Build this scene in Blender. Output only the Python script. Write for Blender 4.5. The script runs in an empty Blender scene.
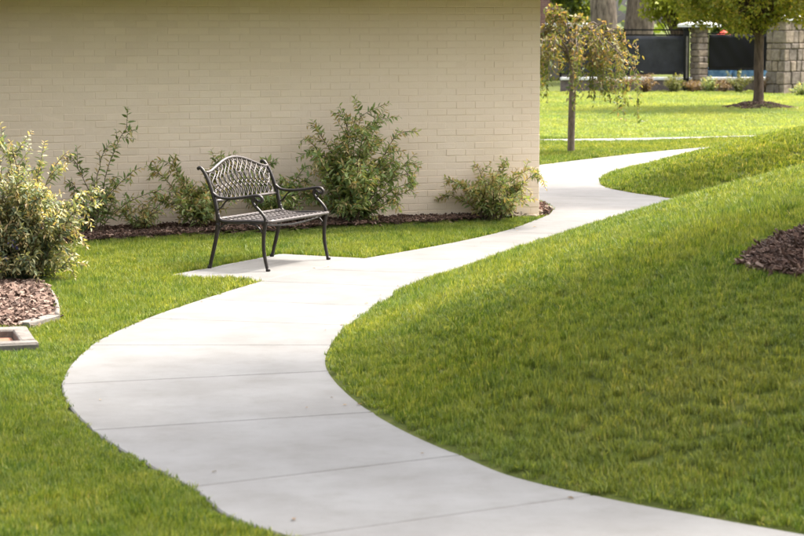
import bpy, bmesh, math, random
import numpy as np
from mathutils import Vector, Matrix

R_ = math.radians
rng = np.random.default_rng(7)
random.seed(7)
sc = bpy.context.scene
C = sc.collection

# ------------------------------------------------------------------ camera
F_PX, CAM_H, HORIZON = 2233.0, 2.0, 20.0
PITCH = math.atan((268.0 - HORIZON) / F_PX)
cam = bpy.data.cameras.new('camera')
cam_o = bpy.data.objects.new('camera', cam)
C.objects.link(cam_o)
cam_o.location = (0, 0, CAM_H)
cam_o.rotation_euler = (math.pi / 2 - PITCH, 0, 0)
cam.sensor_width = 36.0
cam.lens = 36.0 * F_PX / 804.0
cam.clip_start = 0.1
cam.clip_end = 3000
cam.dof.use_dof = True
cam.dof.focus_distance = 18.2
cam.dof.aperture_fstop = 5.6
sc.camera = cam_o

# ------------------------------------------------------------------ sky, sun, exposure
SUN_AZ, SUN_EL = R_(30), R_(56)          # azimuth from +X towards +Y
sun_dir = Vector((math.cos(SUN_EL) * math.cos(SUN_AZ), math.cos(SUN_EL) * math.sin(SUN_AZ), math.sin(SUN_EL)))
world = bpy.data.worlds.new('World')
sc.world = world
world.use_nodes = True
wn = world.node_tree
wn.nodes.clear()
sky = wn.nodes.new('ShaderNodeTexSky')
sky.sky_type = 'NISHITA'
sky.sun_disc = False
sky.sun_elevation = SUN_EL
sky.sun_rotation = math.pi / 2 - SUN_AZ
sky.dust_density = 6.0
sky.air_density = 0.8
bg = wn.nodes.new('ShaderNodeBackground')
bg.inputs['Strength'].default_value = 0.15
wo = wn.nodes.new('ShaderNodeOutputWorld')
hsv = wn.nodes.new('ShaderNodeHueSaturation')      # thin high cloud: paler than a clear blue sky
hsv.inputs['Saturation'].default_value = 0.35
wn.links.new(sky.outputs[0], hsv.inputs['Color'])
wn.links.new(hsv.outputs[0], bg.inputs[0])
wn.links.new(bg.outputs[0], wo.inputs[0])

sun = bpy.data.lights.new('sun', 'SUN')
sun.energy = 1.6
sun.angle = R_(5)
sun.color = (1.0, 0.93, 0.82)
sun_o = bpy.data.objects.new('sun', sun)
C.objects.link(sun_o)
sun_o.rotation_euler = sun_dir.to_track_quat('Z', 'Y').to_euler()
sun_o.location = (10, 10, 20)

sc.view_settings.view_transform = 'Standard'
sc.view_settings.look = 'None'
sc.view_settings.exposure = 2.2
sc.view_settings.gamma = 1.0
sc.view_settings.use_curve_mapping = False
sc.render.engine = 'CYCLES'
sc.cycles.use_denoising = True
sc.cycles.max_bounces = 8
sc.cycles.diffuse_bounces = 4
sc.cycles.transmission_bounces = 4
sc.cycles.transparent_max_bounces = 4
sc.cycles.caustics_reflective = False
sc.cycles.caustics_refractive = False

# ------------------------------------------------------------------ helpers: pixels to places
def ray(u, v):
    x = (u - 402.0) / F_PX
    y = (v - 268.0) / F_PX
    return np.array([x, math.cos(PITCH) - y * math.sin(PITCH), -math.sin(PITCH) - y * math.cos(PITCH)])

def at(u, v, z=0.0):
    d = ray(u, v)
    t = (z - CAM_H) / d[2]
    return (d[0] * t, d[1] * t)

# ------------------------------------------------------------------ helpers: curves
def catmull(pts, n=10, closed=False):
    P = np.array(pts, float)
    if closed:
        P = np.vstack([P[-1], P, P[0], P[1]])
    else:
        P = np.vstack([2 * P[0] - P[1], P, 2 * P[-1] - P[-2]])
    out = []
    for i in range(1, len(P) - 2):
        p0, p1, p2, p3 = P[i - 1], P[i], P[i + 1], P[i + 2]
        for k in range(n):
            t = k / n
            out.append(0.5 * (2 * p1 + (p2 - p0) * t + (2 * p0 - 5 * p1 + 4 * p2 - p3) * t * t + (3 * p1 - p0 - 3 * p2 + p3) * t ** 3))
    if not closed:
        out.append(P[-2])
    return np.array(out)

def in_poly(px, py, poly):
    px = np.asarray(px, float); py = np.asarray(py, float)
    inside = np.zeros(px.shape, bool)
    n = len(poly)
    j = n - 1
    for i in range(n):
        xi, yi = poly[i][0], poly[i][1]
        xj, yj = poly[j][0], poly[j][1]
        if yi != yj:
            c = ((yi > py) != (yj > py)) & (px < (xj - xi) * (py - yi) / (yj - yi) + xi)
            inside ^= c
        j = i
    return inside

def dist_line(px, py, line, closed=False):
    px = np.asarray(px, float); py = np.asarray(py, float)
    d = np.full(px.shape, 1e9)
    L = [tuple(q[:2]) for q in line]
    if closed:
        L = L + [L[0]]
    for (ax, ay), (bx, by) in zip(L[:-1], L[1:]):
        vx, vy = bx - ax, by - ay
        l2 = vx * vx + vy * vy + 1e-12
        t = np.clip(((px - ax) * vx + (py - ay) * vy) / l2, 0, 1)
        dd = (px - ax - t * vx) ** 2 + (py - ay - t * vy) ** 2
        d = np.minimum(d, dd)
    return np.sqrt(d)

def sstep(a, b, x):
    t = np.clip((np.asarray(x, float) - a) / (b - a), 0, 1)
    return t * t * (3 - 2 * t)

# ------------------------------------------------------------------ the winding path (left and right edge, station by station)
ST = [
    ((7.6, 1.6), (8.4, 2.7)),
    ((4.2, 4.1), (5.05, 5.2)),
    ((1.6, 6.55), (2.75, 7.5)),
    (at(292, 537), at(592, 495)),
    (at(190, 487), at(460, 455)),
    (at(93, 430), at(372, 412)),
    (at(62, 384), at(328, 371)),
    (at(92, 345), at(330, 345)),
    (at(148, 318), at(348, 325)),
    (at(203, 299), at(375, 306)),
    (at(262, 281), at(408, 287)),
    (at(314, 269), (0.40, 17.6)),
    (at(366, 258), (0.92, 18.55)),
    (at(440, 245), (1.58, 19.45)),
    (at(500, 232), (2.20, 20.7)),
    (at(535, 220), (2.80, 21.9)),
    ((1.57, 23.35), (3.25, 23.1)),
    ((1.58, 24.4), (3.38, 24.3)),
    ((1.42, 25.5), (3.02, 25.2)),
    ((1.3, 26.7), (2.60, 26.2)),
    ((1.2, 28.2), (2.44, 27.3)),
    ((1.45, 30.0), (2.72, 29.2)),
    ((2.5, 32.0), (3.6, 31.2)),
    ((4.2, 34.6), (5.1, 33.5)),
    ((6.4, 36.9), (7.2, 35.8)),
    ((9.5, 39.2), (10.1, 38.0)),
    ((14.0, 41.8), (14.5, 40.5)),
]
NS = 12
LE = catmull([s[0] for s in ST], NS)
RE = catmull([s[1] for s in ST], NS)
PATH_POLY = np.vstack([LE, RE[::-1]])
RIGHT_POLY = np.vstack([RE, [(40, 40.5), (40, 2.7)]])
PAD_POLY = np.array([at(166, 275.5), at(281, 253.5), at(368, 257.6), at(262, 281)])

# far thin path
FAR_A = catmull([(-14, 35.4), (-2, 36.3), (2.3, 36.9), (4.6, 37.5), (6.6, 38.3)], 8)
FAR_B = catmull([(-14, 36.05), (-2, 36.95), (2.3, 37.55), (4.6, 38.15), (6.6, 38.95)], 8)
FAR_POLY = np.vstack([FAR_A, FAR_B[::-1]])

# ------------------------------------------------------------------ beds
WALL_C = np.array([1.405, 22.75])              # building corner seen at right end of the wall
WA = R_(19.0)
WD = np.array([-math.cos(WA), -math.sin(WA)])   # along the wall, to the left
WNRM = np.array([math.sin(WA), -math.cos(WA)])  # out of the wall, to the camera
def wall_pt(s, o=0.0):
    return WALL_C + WD * s + WNRM * o

bed_front = catmull([at(-160, 262), at(-40, 250), at(60, 243.5), at(130, 239), at(230, 235), at(330, 231), at(420, 226.5), at(480, 222), at(525, 217.5),
                     (1.50, 22.95), (1.56, 23.4), (1.5, 23.95), (1.30, 24.4), (1.0, 24.8)], 6)
WALL_BED = np.vstack([bed_front, [wall_pt(-0.0, -1.6), wall_pt(0.02, -0.02), wall_pt(9.5, -0.02)]])
LEFT_BED = np.array(catmull([at(20, 329), at(54, 321), at(56, 309), at(50, 296), at(38, 286), at(10, 279), (-3.6, 17.6), (-5.2, 17.0), (-5.2, 14.6), (-3.2, 14.5)], 5, True))

# ------------------------------------------------------------------ terrain
MUL_C = np.array([2.52, 11.75]); MUL_R = 0.66     # mulch round the tree at the right edge
T2 = np.array([7.72, 48.5]); T2_R = 0.80          # mulch round the far tree

def terrain(x, y):
    x = np.asarray(x, float); y = np.asarray(y, float)
    z = 0.13 * sstep(34, 56, y)
    ins = in_poly(x, y, RIGHT_POLY)
    d = np.where(ins, dist_line(x, y, RE), 0.0)
    amp = 1.6 * np.tanh(0.225 * d) * (1 - 0.22 * (1 - sstep(0.1, 0.9, d)))
    vy = 24.0 + 0.12 * (x - 3.4)
    valley = 1 - 0.85 * np.exp(-((y - vy) / 1.55) ** 2)
    far = 1 - sstep(28.5, 34.5, y - 0.45 * (x - 4))
    near = 0.35 + 0.65 * sstep(6.0, 11.5, y + 0.3 * x)
    b2 = 1 - 0.22 * sstep(23.5, 25.5, y)
    fade = 1 - 0.75 * sstep(4.5, 12, x)
    z = z + amp * valley * far * near * b2 * fade
    z = z + 0.02 * np.sin(x * 0.9 + 1.3) * np.sin(y * 0.7) * sstep(0.1, 1.5, np.where(ins, d, dist_line(x, y, LE)))
    # mounded mulch
    dm = np.hypot(x - MUL_C[0], y - MUL_C[1])
    z = z + 0.07 * (1 - sstep(0.1, MUL_R, dm))
    dt = np.hypot(x - T2[0], y - T2[1])
    z = z + 0.11 * (1 - sstep(0.15, T2_R, dt))
    wb = in_poly(x, y, WALL_BED)
    z = z + np.where(wb, 0.035, 0.0)
    return z

def tz(x, y):
    return float(terrain(np.array([x]), np.array([y]))[0])

def on_ground(u, v):
    d = ray(u, v)
    ts = np.linspace(4, 90, 8000)
    X, Y, Z = d[0] * ts, d[1] * ts, CAM_H + d[2] * ts
    g = terrain(X, Y)
    i = int(np.argmax(Z <= g)) if (Z <= g).any() else len(ts) - 1
    return float(X[i]), float(Y[i]), float(g[i])

# ------------------------------------------------------------------ materials
MATS = {}
def new_mat(name):
    m = bpy.data.materials.new(name)
    m.use_nodes = True
    m.node_tree.nodes.clear()
    MATS[name] = m
    return m, m.node_tree

class NT:
    """small helper round a node tree"""
    def __init__(s, name):
        s.m, s.t = new_mat(name)
        s.out = s.n('ShaderNodeOutputMaterial')
    def n(s, kind, **kw):
        nd = s.t.nodes.new(kind)
        for k, v in kw.items():
            if k in nd.inputs.keys() if hasattr(nd, 'inputs') else False:
                nd.inputs[k].default_value = v
            else:
                setattr(nd, k, v)
        return nd
    def l(s, a, b):
        s.t.links.new(a, b)
    def noise(s, scale, detail=4, rough=0.55, co=None, out='Fac'):
        nd = s.n('ShaderNodeTexNoise')
        nd.inputs['Scale'].default_value = scale
        nd.inputs['Detail'].default_value = detail
        nd.inputs['Roughness'].default_value = rough
        if co is not None:
            s.l(co, nd.inputs['Vector'])
        return nd.outputs[out]
    def ramp(s, fac, stops):
        nd = s.n('ShaderNodeValToRGB')
        e = nd.color_ramp.elements
        while len(e) > 1:
            e.remove(e[0])
        e[0].position = stops[0][0]; e[0].color = (*stops[0][1], 1)
        for p, c in stops[1:]:
            q = e.new(p); q.color = (*c, 1)
        s.l(fac, nd.inputs[0])
        return nd.outputs[0]
    def mix(s, fac, a, b, mode='MIX'):
        nd = s.n('ShaderNodeMix', data_type='RGBA', blend_type=mode)
        for sock, val in ((nd.inputs[0], fac), (nd.inputs[6], a), (nd.inputs[7], b)):
            if hasattr(val, 'is_linked') or isinstance(val, bpy.types.NodeSocket):
                s.l(val, sock)
            elif isinstance(val, (int, float)):
                sock.default_value = val
            else:
                sock.default_value = (*val, 1)
        return nd.outputs[2]
    def pos(s):
        return s.n('ShaderNodeNewGeometry').outputs['Position']
    def rnd(s):
        return s.n('ShaderNodeObjectInfo').outputs['Random']
    def bump(s, h, strength=0.3, dist=0.01):
        nd = s.n('ShaderNodeBump')
        nd.inputs['Strength'].default_value = strength
        nd.inputs['Distance'].default_value = dist
        s.l(h, nd.inputs['Height'])
        return nd.outputs[0]
    def pbr(s, col, rough=0.8, metal=0.0, normal=None, spec=0.4):
        p = s.n('ShaderNodeBsdfPrincipled')
        if isinstance(col, bpy.types.NodeSocket):
            s.l(col, p.inputs['Base Color'])
        else:
            p.inputs['Base Color'].default_value = (*col, 1)
        if isinstance(rough, bpy.types.NodeSocket):
            s.l(rough, p.inputs['Roughness'])
        else:
            p.inputs['Roughness'].default_value = rough
        p.inputs['Metallic'].default_value = metal
        p.inputs['Specular IOR Level'].default_value = spec
        if normal is not None:
            s.l(normal, p.inputs['Normal'])
        s.l(p.outputs[0], s.out.inputs[0])
        return p

def leaf_mat(name, stops, trans=0.4, rough=0.5, patch=None, attr='tone', tint=(1.25, 1.15, 0.5)):
    """leaf: colour picked along a ramp by the per-leaf tone attribute, light passing through"""
    k = NT(name)
    a = k.n('ShaderNodeAttribute', attribute_name=attr)
    col = k.ramp(a.outputs['Fac'], stops)
    p = k.n('ShaderNodeBsdfPrincipled')
    p.inputs['Roughness'].default_value = rough
    p.inputs['Specular IOR Level'].default_value = 0.35
    k.l(col, p.inputs['Base Color'])
    t = k.n('ShaderNodeBsdfTranslucent')
    tc = k.mix(1.0, col, tint, 'MULTIPLY')
    k.l(tc, t.inputs['Color'])
    mx = k.n('ShaderNodeMixShader')
    mx.inputs[0].default_value = trans
    k.l(p.outputs[0], mx.inputs[1]); k.l(t.outputs[0], mx.inputs[2])
    k.l(mx.outputs[0], k.out.inputs[0])
    return k.m

def grass_mat(name='grass_blades', gain=None, calm=0.0):
    k = NT(name)
    co = k.pos()
    big = k.noise(0.55, 3, 0.6, co)
    mid = k.noise(3.2, 3, 0.6, co)
    r = k.rnd()
    a = k.n('ShaderNodeAttribute', attribute_name='tone')
    tone = k.mix(0.28, a.outputs['Color'], r)
    c1 = k.ramp(tone, [(0.12, (0.032, 0.072, 0.010)), (0.38, (0.103, 0.168, 0.022)), (0.58, (0.218, 0.278, 0.045)), (0.76, (0.365, 0.385, 0.095)), (0.90, (0.48, 0.42, 0.19))])
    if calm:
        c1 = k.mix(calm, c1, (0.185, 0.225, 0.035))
    f1 = k.ramp(big, [(0.40, (0, 0, 0)), (0.62, (1, 1, 1))])
    f2 = k.ramp(mid, [(0.42, (0, 0, 0)), (0.68, (1, 1, 1))])
    c2 = k.mix(1.0, c1, k.mix(f1, (0.80, 0.88, 0.9), (1.16, 1.06, 0.9)), 'MULTIPLY')
    c3 = k.mix(k.mix(0.26, (0, 0, 0), f2), c2, (0.26, 0.25, 0.07))
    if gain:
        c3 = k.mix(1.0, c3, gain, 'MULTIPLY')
    # a drier, worn patch of turf low on the near mound
    vd = k.n('ShaderNodeVectorMath', operation='DISTANCE'); k.l(co, vd.inputs[0]); vd.inputs[1].default_value = (1.25, 10.1, 0.2)
    wob = k.n('ShaderNodeMath', operation='MULTIPLY_ADD'); k.l(mid, wob.inputs[0]); wob.inputs[1].default_value = 1.2; k.l(vd.outputs['Value'], wob.inputs[2])
    mr = k.n('ShaderNodeMapRange'); k.l(wob.outputs[0], mr.inputs['Value']); mr.inputs['From Min'].default_value = 0.8; mr.inputs['From Max'].default_value = 2.1; mr.inputs['To Min'].default_value = 0.16; mr.inputs['To Max'].default_value = 0.0
    c3 = k.mix(mr.outputs[0], c3, (0.36, 0.31, 0.14))
    p = k.n('ShaderNodeBsdfPrincipled')
    p.inputs['Roughness'].default_value = 0.5
    p.inputs['Specular IOR Level'].default_value = 0.3
    k.l(c3, p.inputs['Base Color'])
    t = k.n('ShaderNodeBsdfTranslucent')
    k.l(k.mix(1.0, c3, (1.25, 1.15, 0.55), 'MULTIPLY'), t.inputs['Color'])
    mx = k.n('ShaderNodeMixShader'); mx.inputs[0].default_value = 0.45
    k.l(p.outputs[0], mx.inputs[1]); k.l(t.outputs[0], mx.inputs[2])
    k.l(mx.outputs[0], k.out.inputs[0])
    return k.m

def chip_mat(name, stops):
    k = NT(name)
    col = k.ramp(k.rnd(), stops)
    n = k.noise(60, 3, 0.6, k.n('ShaderNodeTexCoord').outputs['Object'])
    col = k.mix(k.mix(0.6, (0, 0, 0), n), col, (0.05, 0.03, 0.02))
    k.pbr(col, 0.85)
    return k.m

def build_materials():
    M = {}
    # soil and thatch under the blades
    k = NT('lawn_soil')
    co = k.pos()
    c = k.ramp(k.noise(9, 5, 0.6, co), [(0.3, (0.05, 0.065, 0.013)), (0.55, (0.085, 0.10, 0.022)), (0.75, (0.13, 0.125, 0.04))])
    k.pbr(c, 0.95, normal=k.bump(k.noise(60, 4, 0.6, co), 0.6, 0.02), spec=0.1)
    M['soil'] = k.m
    M['grass'] = grass_mat()
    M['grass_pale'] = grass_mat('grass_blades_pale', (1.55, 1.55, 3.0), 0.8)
    # concrete
    k = NT('path_concrete')
    co = k.pos()
    r = k.rnd()
    n1 = k.noise(1.7, 6, 0.62, co); n2 = k.noise(4.5, 8, 0.72, co); n3 = k.noise(160, 3, 0.6, co)
    base = k.ramp(n1, [(0.30, (0.150, 0.143, 0.134)), (0.5, (0.174, 0.168, 0.160)), (0.70, (0.196, 0.191, 0.184))])
    st = k.ramp(n2, [(0.30, (0.88, 0.865, 0.84)), (0.50, (1, 1, 1)), (0.72, (1.05, 1.05, 1.05))])
    c = k.mix(1.0, base, st, 'MULTIPLY')
    c = k.mix(1.0, c, k.ramp(r, [(0.0, (0.93, 0.925, 0.92)), (1.0, (1.04, 1.035, 1.025))]), 'MULTIPLY')
    c = k.mix(1.0, c, k.ramp(n3, [(0.3, (0.93, 0.93, 0.93)), (0.6, (1.02, 1.02, 1.02))]), 'MULTIPLY')
    k.pbr(c, 0.75, normal=k.bump(k.mix(0.3, n3, n2), 0.25, 0.004), spec=0.3)
    M['concrete'] = k.m
    k = NT('joint_dirt')
    k.pbr(k.ramp(k.noise(30, 3, 0.6, k.pos()), [(0.35, (0.06, 0.05, 0.04)), (0.65, (0.16, 0.135, 0.11))]), 0.95)
    M['joint'] = k.m
    # painted brick
    def paint(name):
        k = NT(name)
        co = k.pos()
        n = k.noise(2.2, 5, 0.6, co); nf = k.noise(55, 4, 0.6, co)
        c = k.ramp(n, [(0.3, (0.82, 0.665, 0.515)), (0.7, (0.86, 0.71, 0.565))])
        c = k.mix(1.0, c, k.ramp(k.rnd(), [(0, (0.965, 0.96, 0.955)), (1, (1.03, 1.03, 1.03))]), 'MULTIPLY')
        k.pbr(c, 0.62, normal=k.bump(nf, 0.35, 0.004), spec=0.35)
        return k.m
    M['paint'] = paint('painted_brick')
    k = NT('painted_mortar')
    n = k.noise(25, 4, 0.6, k.pos())
    k.pbr(k.ramp(n, [(0.3, (0.80, 0.645, 0.495)), (0.7, (0.85, 0.70, 0.555))]), 0.8)
    M['mortar'] = k.m
    k = NT('soffit_wood')
    co = k.pos()
    wv = k.n('ShaderNodeTexWave', bands_direction='X')
    wv.inputs['Scale'].default_value = 6; wv.inputs['Distortion'].default_value = 6
    k.l(co, wv.inputs['Vector'])
    k.pbr(k.ramp(wv.outputs['Fac'], [(0, (0.17, 0.07, 0.018)), (1, (0.25, 0.11, 0.03))]), 0.6)
    M['soffit'] = k.m
    k = NT('roof_shingle')
    k.pbr(k.ramp(k.noise(12, 4, 0.6, k.pos()), [(0.3, (0.07, 0.055, 0.045)), (0.7, (0.13, 0.10, 0.085))]), 0.9)
    M['roof'] = k.m
    # bench metal
    k = NT('bronze_metal')
    n = k.noise(45, 4, 0.6, k.n('ShaderNodeTexCoord').outputs['Object'])
    k.pbr(k.ramp(n, [(0.3, (0.014, 0.010, 0.0085)), (0.7, (0.034, 0.026, 0.022))]), 0.42, 0.35, normal=k.bump(n, 0.12, 0.002), spec=0.55)
    M['bronze'] = k.m
    k = NT('bronze_metal_sheen')  # lighter copy of the bronze: sheen of seat and back put into the colour
    n = k.noise(35, 4, 0.6, k.n('ShaderNodeTexCoord').outputs['Object'])
    k.pbr(k.ramp(n, [(0.3, (0.045, 0.036, 0.032)), (0.7, (0.10, 0.083, 0.076))]), 0.42, 0.3, normal=k.bump(n, 0.12, 0.002), spec=0.6)
    M['bronze_sheen'] = k.m
    # mulch
    M['mulch_dark'] = chip_mat('mulch_dark', [(0, (0.035, 0.017, 0.011)), (0.5, (0.10, 0.05, 0.032)), (0.85, (0.20, 0.115, 0.08)), (1, (0.38, 0.27, 0.21))])
    M['mulch_pink'] = chip_mat('mulch_pink', [(0, (0.06, 0.033, 0.022)), (0.4, (0.15, 0.085, 0.06)), (0.8, (0.27, 0.175, 0.13)), (1, (0.42, 0.32, 0.25))])
    k = NT('mulch_bed')
    k.pbr(k.ramp(k.noise(40, 4, 0.7, k.pos()), [(0.3, (0.02, 0.012, 0.009)), (0.7, (0.07, 0.045, 0.035))]), 0.95, spec=0.1)
    M['bed'] = k.m
    # stones
    k = NT('grey_concrete_rough')
    co = k.pos()
    n = k.noise(14, 6, 0.65, co)
    k.pbr(k.ramp(n, [(0.3, (0.10, 0.085, 0.07)), (0.55, (0.17, 0.15, 0.13)), (0.75, (0.235, 0.215, 0.19))]), 0.85, normal=k.bump(k.noise(70, 4, 0.6, co), 0.5, 0.006))
    M['rough_concrete'] = k.m
    k = NT('rust_lid')
    k.pbr(k.ramp(k.noise(20, 5, 0.6, k.pos()), [(0.3, (0.20, 0.085, 0.05)), (0.7, (0.33, 0.15, 0.09))]), 0.85)
    M['rust'] = k.m
    k = NT('pillar_stone')
    co = k.pos()
    n = k.noise(9, 6, 0.65, co)
    c = k.ramp(n, [(0.3, (0.13, 0.10, 0.078)), (0.55, (0.24, 0.20, 0.16)), (0.75, (0.35, 0.30, 0.25))])
    c = k.mix(1.0, c, k.ramp(k.rnd(), [(0, (0.72, 0.72, 0.74)), (0.6, (1, 0.97, 0.93)), (1, (1.15, 1.08, 0.98))]), 'MULTIPLY')
    k.pbr(c, 0.9, normal=k.bump(n, 0.8, 0.03))
    M['stone'] = k.m
    k = NT('stone_mortar')
    k.pbr((0.11, 0.09, 0.075), 0.95)
    M['stone_mortar'] = k.m
    k = NT('white_stone')
    k.pbr(k.ramp(k.noise(8, 4, 0.6, k.pos()), [(0.3, (0.62, 0.60, 0.58)), (0.7, (0.78, 0.77, 0.75))]), 0.7)
    M['white'] = k.m
    k = NT('black_mesh')
    n = k.noise(3, 3, 0.6, k.pos())
    k.pbr(k.ramp(n, [(0.3, (0.011, 0.012, 0.015)), (0.7, (0.030, 0.031, 0.037))]), 0.6)
    M['screen'] = k.m
    k = NT('black_steel'); k.pbr((0.004, 0.004, 0.0045), 0.55, 0.0, spec=0.25); M['black'] = k.m
    k = NT('blue_vinyl'); k.pbr(k.ramp(k.noise(6, 3, 0.6, k.pos()), [(0.4, (0.05, 0.16, 0.34)), (0.6, (0.16, 0.33, 0.52))]), 0.4); M['blue'] = k.m
    k = NT('red_cloth'); k.pbr((0.62, 0.06, 0.03), 0.8); M['red'] = k.m
    k = NT('low_wall'); k.pbr(k.ramp(k.noise(14, 5, 0.6, k.pos()), [(0.3, (0.09, 0.07, 0.065)), (0.7, (0.19, 0.155, 0.14))]), 0.9); M['lowwall'] = k.m
    k = NT('red_brick_far')
    br = k.n('ShaderNodeTexBrick')
    br.inputs['Scale'].default_value = 1.0; br.inputs['Brick Width'].default_value = 0.2; br.inputs['Row Height'].default_value = 0.067
    br.inputs['Mortar Size'].default_value = 0.006
    br.inputs['Color1'].default_value = (0.20, 0.095, 0.085, 1); br.inputs['Color2'].default_value = (0.26, 0.13, 0.115, 1); br.inputs['Mortar'].default_value = (0.3, 0.24, 0.22, 1)
    sp = k.n('ShaderNodeSeparateXYZ'); cb = k.n('ShaderNodeCombineXYZ')
    k.l(k.n('ShaderNodeTexCoord').outputs['Object'], sp.inputs[0]); k.l(sp.outputs['X'], cb.inputs['X']); k.l(sp.outputs['Z'], cb.inputs['Y'])
    k.l(cb.outputs[0], br.inputs['Vector'])
    k.pbr(br.outputs[0], 0.9); M['redbrick'] = k.m
    k = NT('window_glass_far'); k.pbr((0.22, 0.27, 0.30), 0.12, 0.0, spec=0.8); M['glass'] = k.m
    # bark
    def bark(name, a, b, sc_=14):
        k = NT(name)
        tc = k.n('ShaderNodeTexCoord').outputs['Object']
        mp = k.n('ShaderNodeMapping'); mp.inputs['Scale'].default_value = (1, 1, 0.22)
        k.l(tc, mp.inputs['Vector'])
        n = k.noise(sc_, 6, 0.7, mp.outputs[0])
        k.pbr(k.ramp(n, [(0.32, a), (0.62, b)]), 0.9, normal=k.bump(n, 0.9, 0.02), spec=0.2)
        return k.m
    M['bark'] = bark('bark_brown', (0.03, 0.02, 0.015), (0.125, 0.088, 0.064), 22)
    M['bark_grey'] = bark('bark_grey', (0.045, 0.035, 0.028), (0.25, 0.20, 0.155), 12)
    M['bark_pale'] = bark('bark_pale', (0.085, 0.063, 0.048), (0.22, 0.175, 0.14), 40)
    M['twig'] = bark('twig_brown', (0.08, 0.06, 0.04), (0.19, 0.14, 0.09), 40)
    # leaves
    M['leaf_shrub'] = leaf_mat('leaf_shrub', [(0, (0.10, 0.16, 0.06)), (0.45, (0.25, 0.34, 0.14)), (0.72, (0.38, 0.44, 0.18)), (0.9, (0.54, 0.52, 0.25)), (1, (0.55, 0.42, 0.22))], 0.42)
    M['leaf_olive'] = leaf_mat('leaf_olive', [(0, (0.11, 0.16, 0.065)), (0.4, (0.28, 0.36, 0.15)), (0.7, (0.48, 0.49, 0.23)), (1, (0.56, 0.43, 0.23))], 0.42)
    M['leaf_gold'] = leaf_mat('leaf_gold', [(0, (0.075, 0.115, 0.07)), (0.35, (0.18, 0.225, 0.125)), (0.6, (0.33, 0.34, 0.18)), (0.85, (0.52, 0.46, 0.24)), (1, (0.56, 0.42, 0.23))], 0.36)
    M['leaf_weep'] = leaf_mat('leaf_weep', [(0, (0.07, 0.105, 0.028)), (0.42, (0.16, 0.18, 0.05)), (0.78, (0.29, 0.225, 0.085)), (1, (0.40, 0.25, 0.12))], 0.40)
    M['leaf_tree'] = leaf_mat('leaf_tree', [(0, (0.06, 0.085, 0.017)), (0.5, (0.20, 0.235, 0.04)), (0.85, (0.36, 0.35, 0.06)), (1, (0.44, 0.35, 0.09))], 0.5)
    M['leaf_far'] = leaf_mat('leaf_far', [(0, (0.03, 0.055, 0.012)), (0.5, (0.12, 0.17, 0.025)), (1, (0.36, 0.38, 0.05))], 0.48)
    M['leaf_dark'] = leaf_mat('leaf_dark', [(0, (0.02, 0.03, 0.012)), (1, (0.05, 0.065, 0.025))], 0.15)
    M['leaf_bed'] = leaf_mat('leaf_bed', [(0, (0.05, 0.08, 0.02)), (0.5, (0.16, 0.19, 0.05)), (1, (0.36, 0.33, 0.12))], 0.35)
    M['leaf_rust'] = leaf_mat('leaf_rust', [(0, (0.08, 0.06, 0.03)), (0.5, (0.22, 0.14, 0.07)), (1, (0.40, 0.28, 0.16))], 0.3)
    k = NT('flower_blue'); k.pbr((0.16, 0.15, 0.42), 0.7); M['flower'] = k.m
    return M
M = build_materials()

# ------------------------------------------------------------------ helpers: objects
def link_mesh(name, verts, faces, mat, parent=None, smooth=False):
    me = bpy.data.meshes.new(name)
    me.from_pydata([tuple(map(float, v)) for v in verts], [], [tuple(map(int, f)) for f in faces])
    me.update()
    if smooth:
        me.polygons.foreach_set('use_smooth', [True] * len(me.polygons))
    if mat is not None:
        me.materials.append(mat)
    o = bpy.data.objects.new(name, me)
    C.objects.link(o)
    if parent is not None:
        o.parent = parent
    return o

def link_bm(name, bm, mat, parent=None, smooth=False):
    me = bpy.data.meshes.new(name)
    bm.normal_update()
    bm.to_mesh(me); bm.free()
    if smooth:
        me.polygons.foreach_set('use_smooth', [True] * len(me.polygons))
    me.materials.append(mat)
    o = bpy.data.objects.new(name, me)
    C.objects.link(o)
    if parent is not None:
        o.parent = parent
    return o

def empty(name, loc=(0, 0, 0), rz=0.0):
    o = bpy.data.objects.new(name, None)
    o.empty_display_size = 0.2
    C.objects.link(o)
    o.location = loc; o.rotation_euler = (0, 0, rz)
    return o

def tag(o, label=None, cat=None, group=None, kind=None):
    if label: o['label'] = label
    if cat: o['category'] = cat
    if group: o['group'] = group
    if kind: o['kind'] = kind
    return o

class Geo:
    """collects vertices and faces; leaves carry a tone value each"""
    def __init__(s):
        s.v = []; s.f = []; s.t = []
        s.nv = 0
    def add(s, verts, faces):
        s.v.append(np.asarray(verts, float))
        s.f.extend([tuple(i + s.nv for i in fc) for fc in faces])
        s.nv += len(verts)
    def build(s, name, mat, parent=None, smooth=False):
        V = np.vstack(s.v) if s.v else np.zeros((0, 3))
        return link_mesh(name, V, s.f, mat, parent, smooth)

def tube(g, pts, rad, n=8, cap=True, flat=1.0):
    P = np.asarray(pts, float)
    m = len(P)
    r = np.full(m, rad, float) if np.isscalar(rad) else np.asarray(rad, float)
    T = np.gradient(P, axis=0)
    T /= np.linalg.norm(T, axis=1)[:, None] + 1e-12
    ref = np.array([0, 0, 1.0]) if abs(T[0][2]) < 0.9 else np.array([1.0, 0, 0])
    N = np.cross(T[0], ref); N /= np.linalg.norm(N)
    verts = []
    for i in range(m):
        N = N - T[i] * np.dot(N, T[i]); N /= np.linalg.norm(N) + 1e-12
        B = np.cross(T[i], N)
        for k in range(n):
            a = 2 * math.pi * k / n
            verts.append(P[i] + r[i] * (math.cos(a) * N + flat * math.sin(a) * B))
    faces = []
    for i in range(m - 1):
        for k in range(n):
            a = i * n + k; b = i * n + (k + 1) % n
            faces.append((a, b, b + n, a + n))
    if cap:
        faces.append(tuple(range(n))[::-1])
        faces.append(tuple((m - 1) * n + k for k in range(n)))
    g.add(verts, faces)

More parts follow.
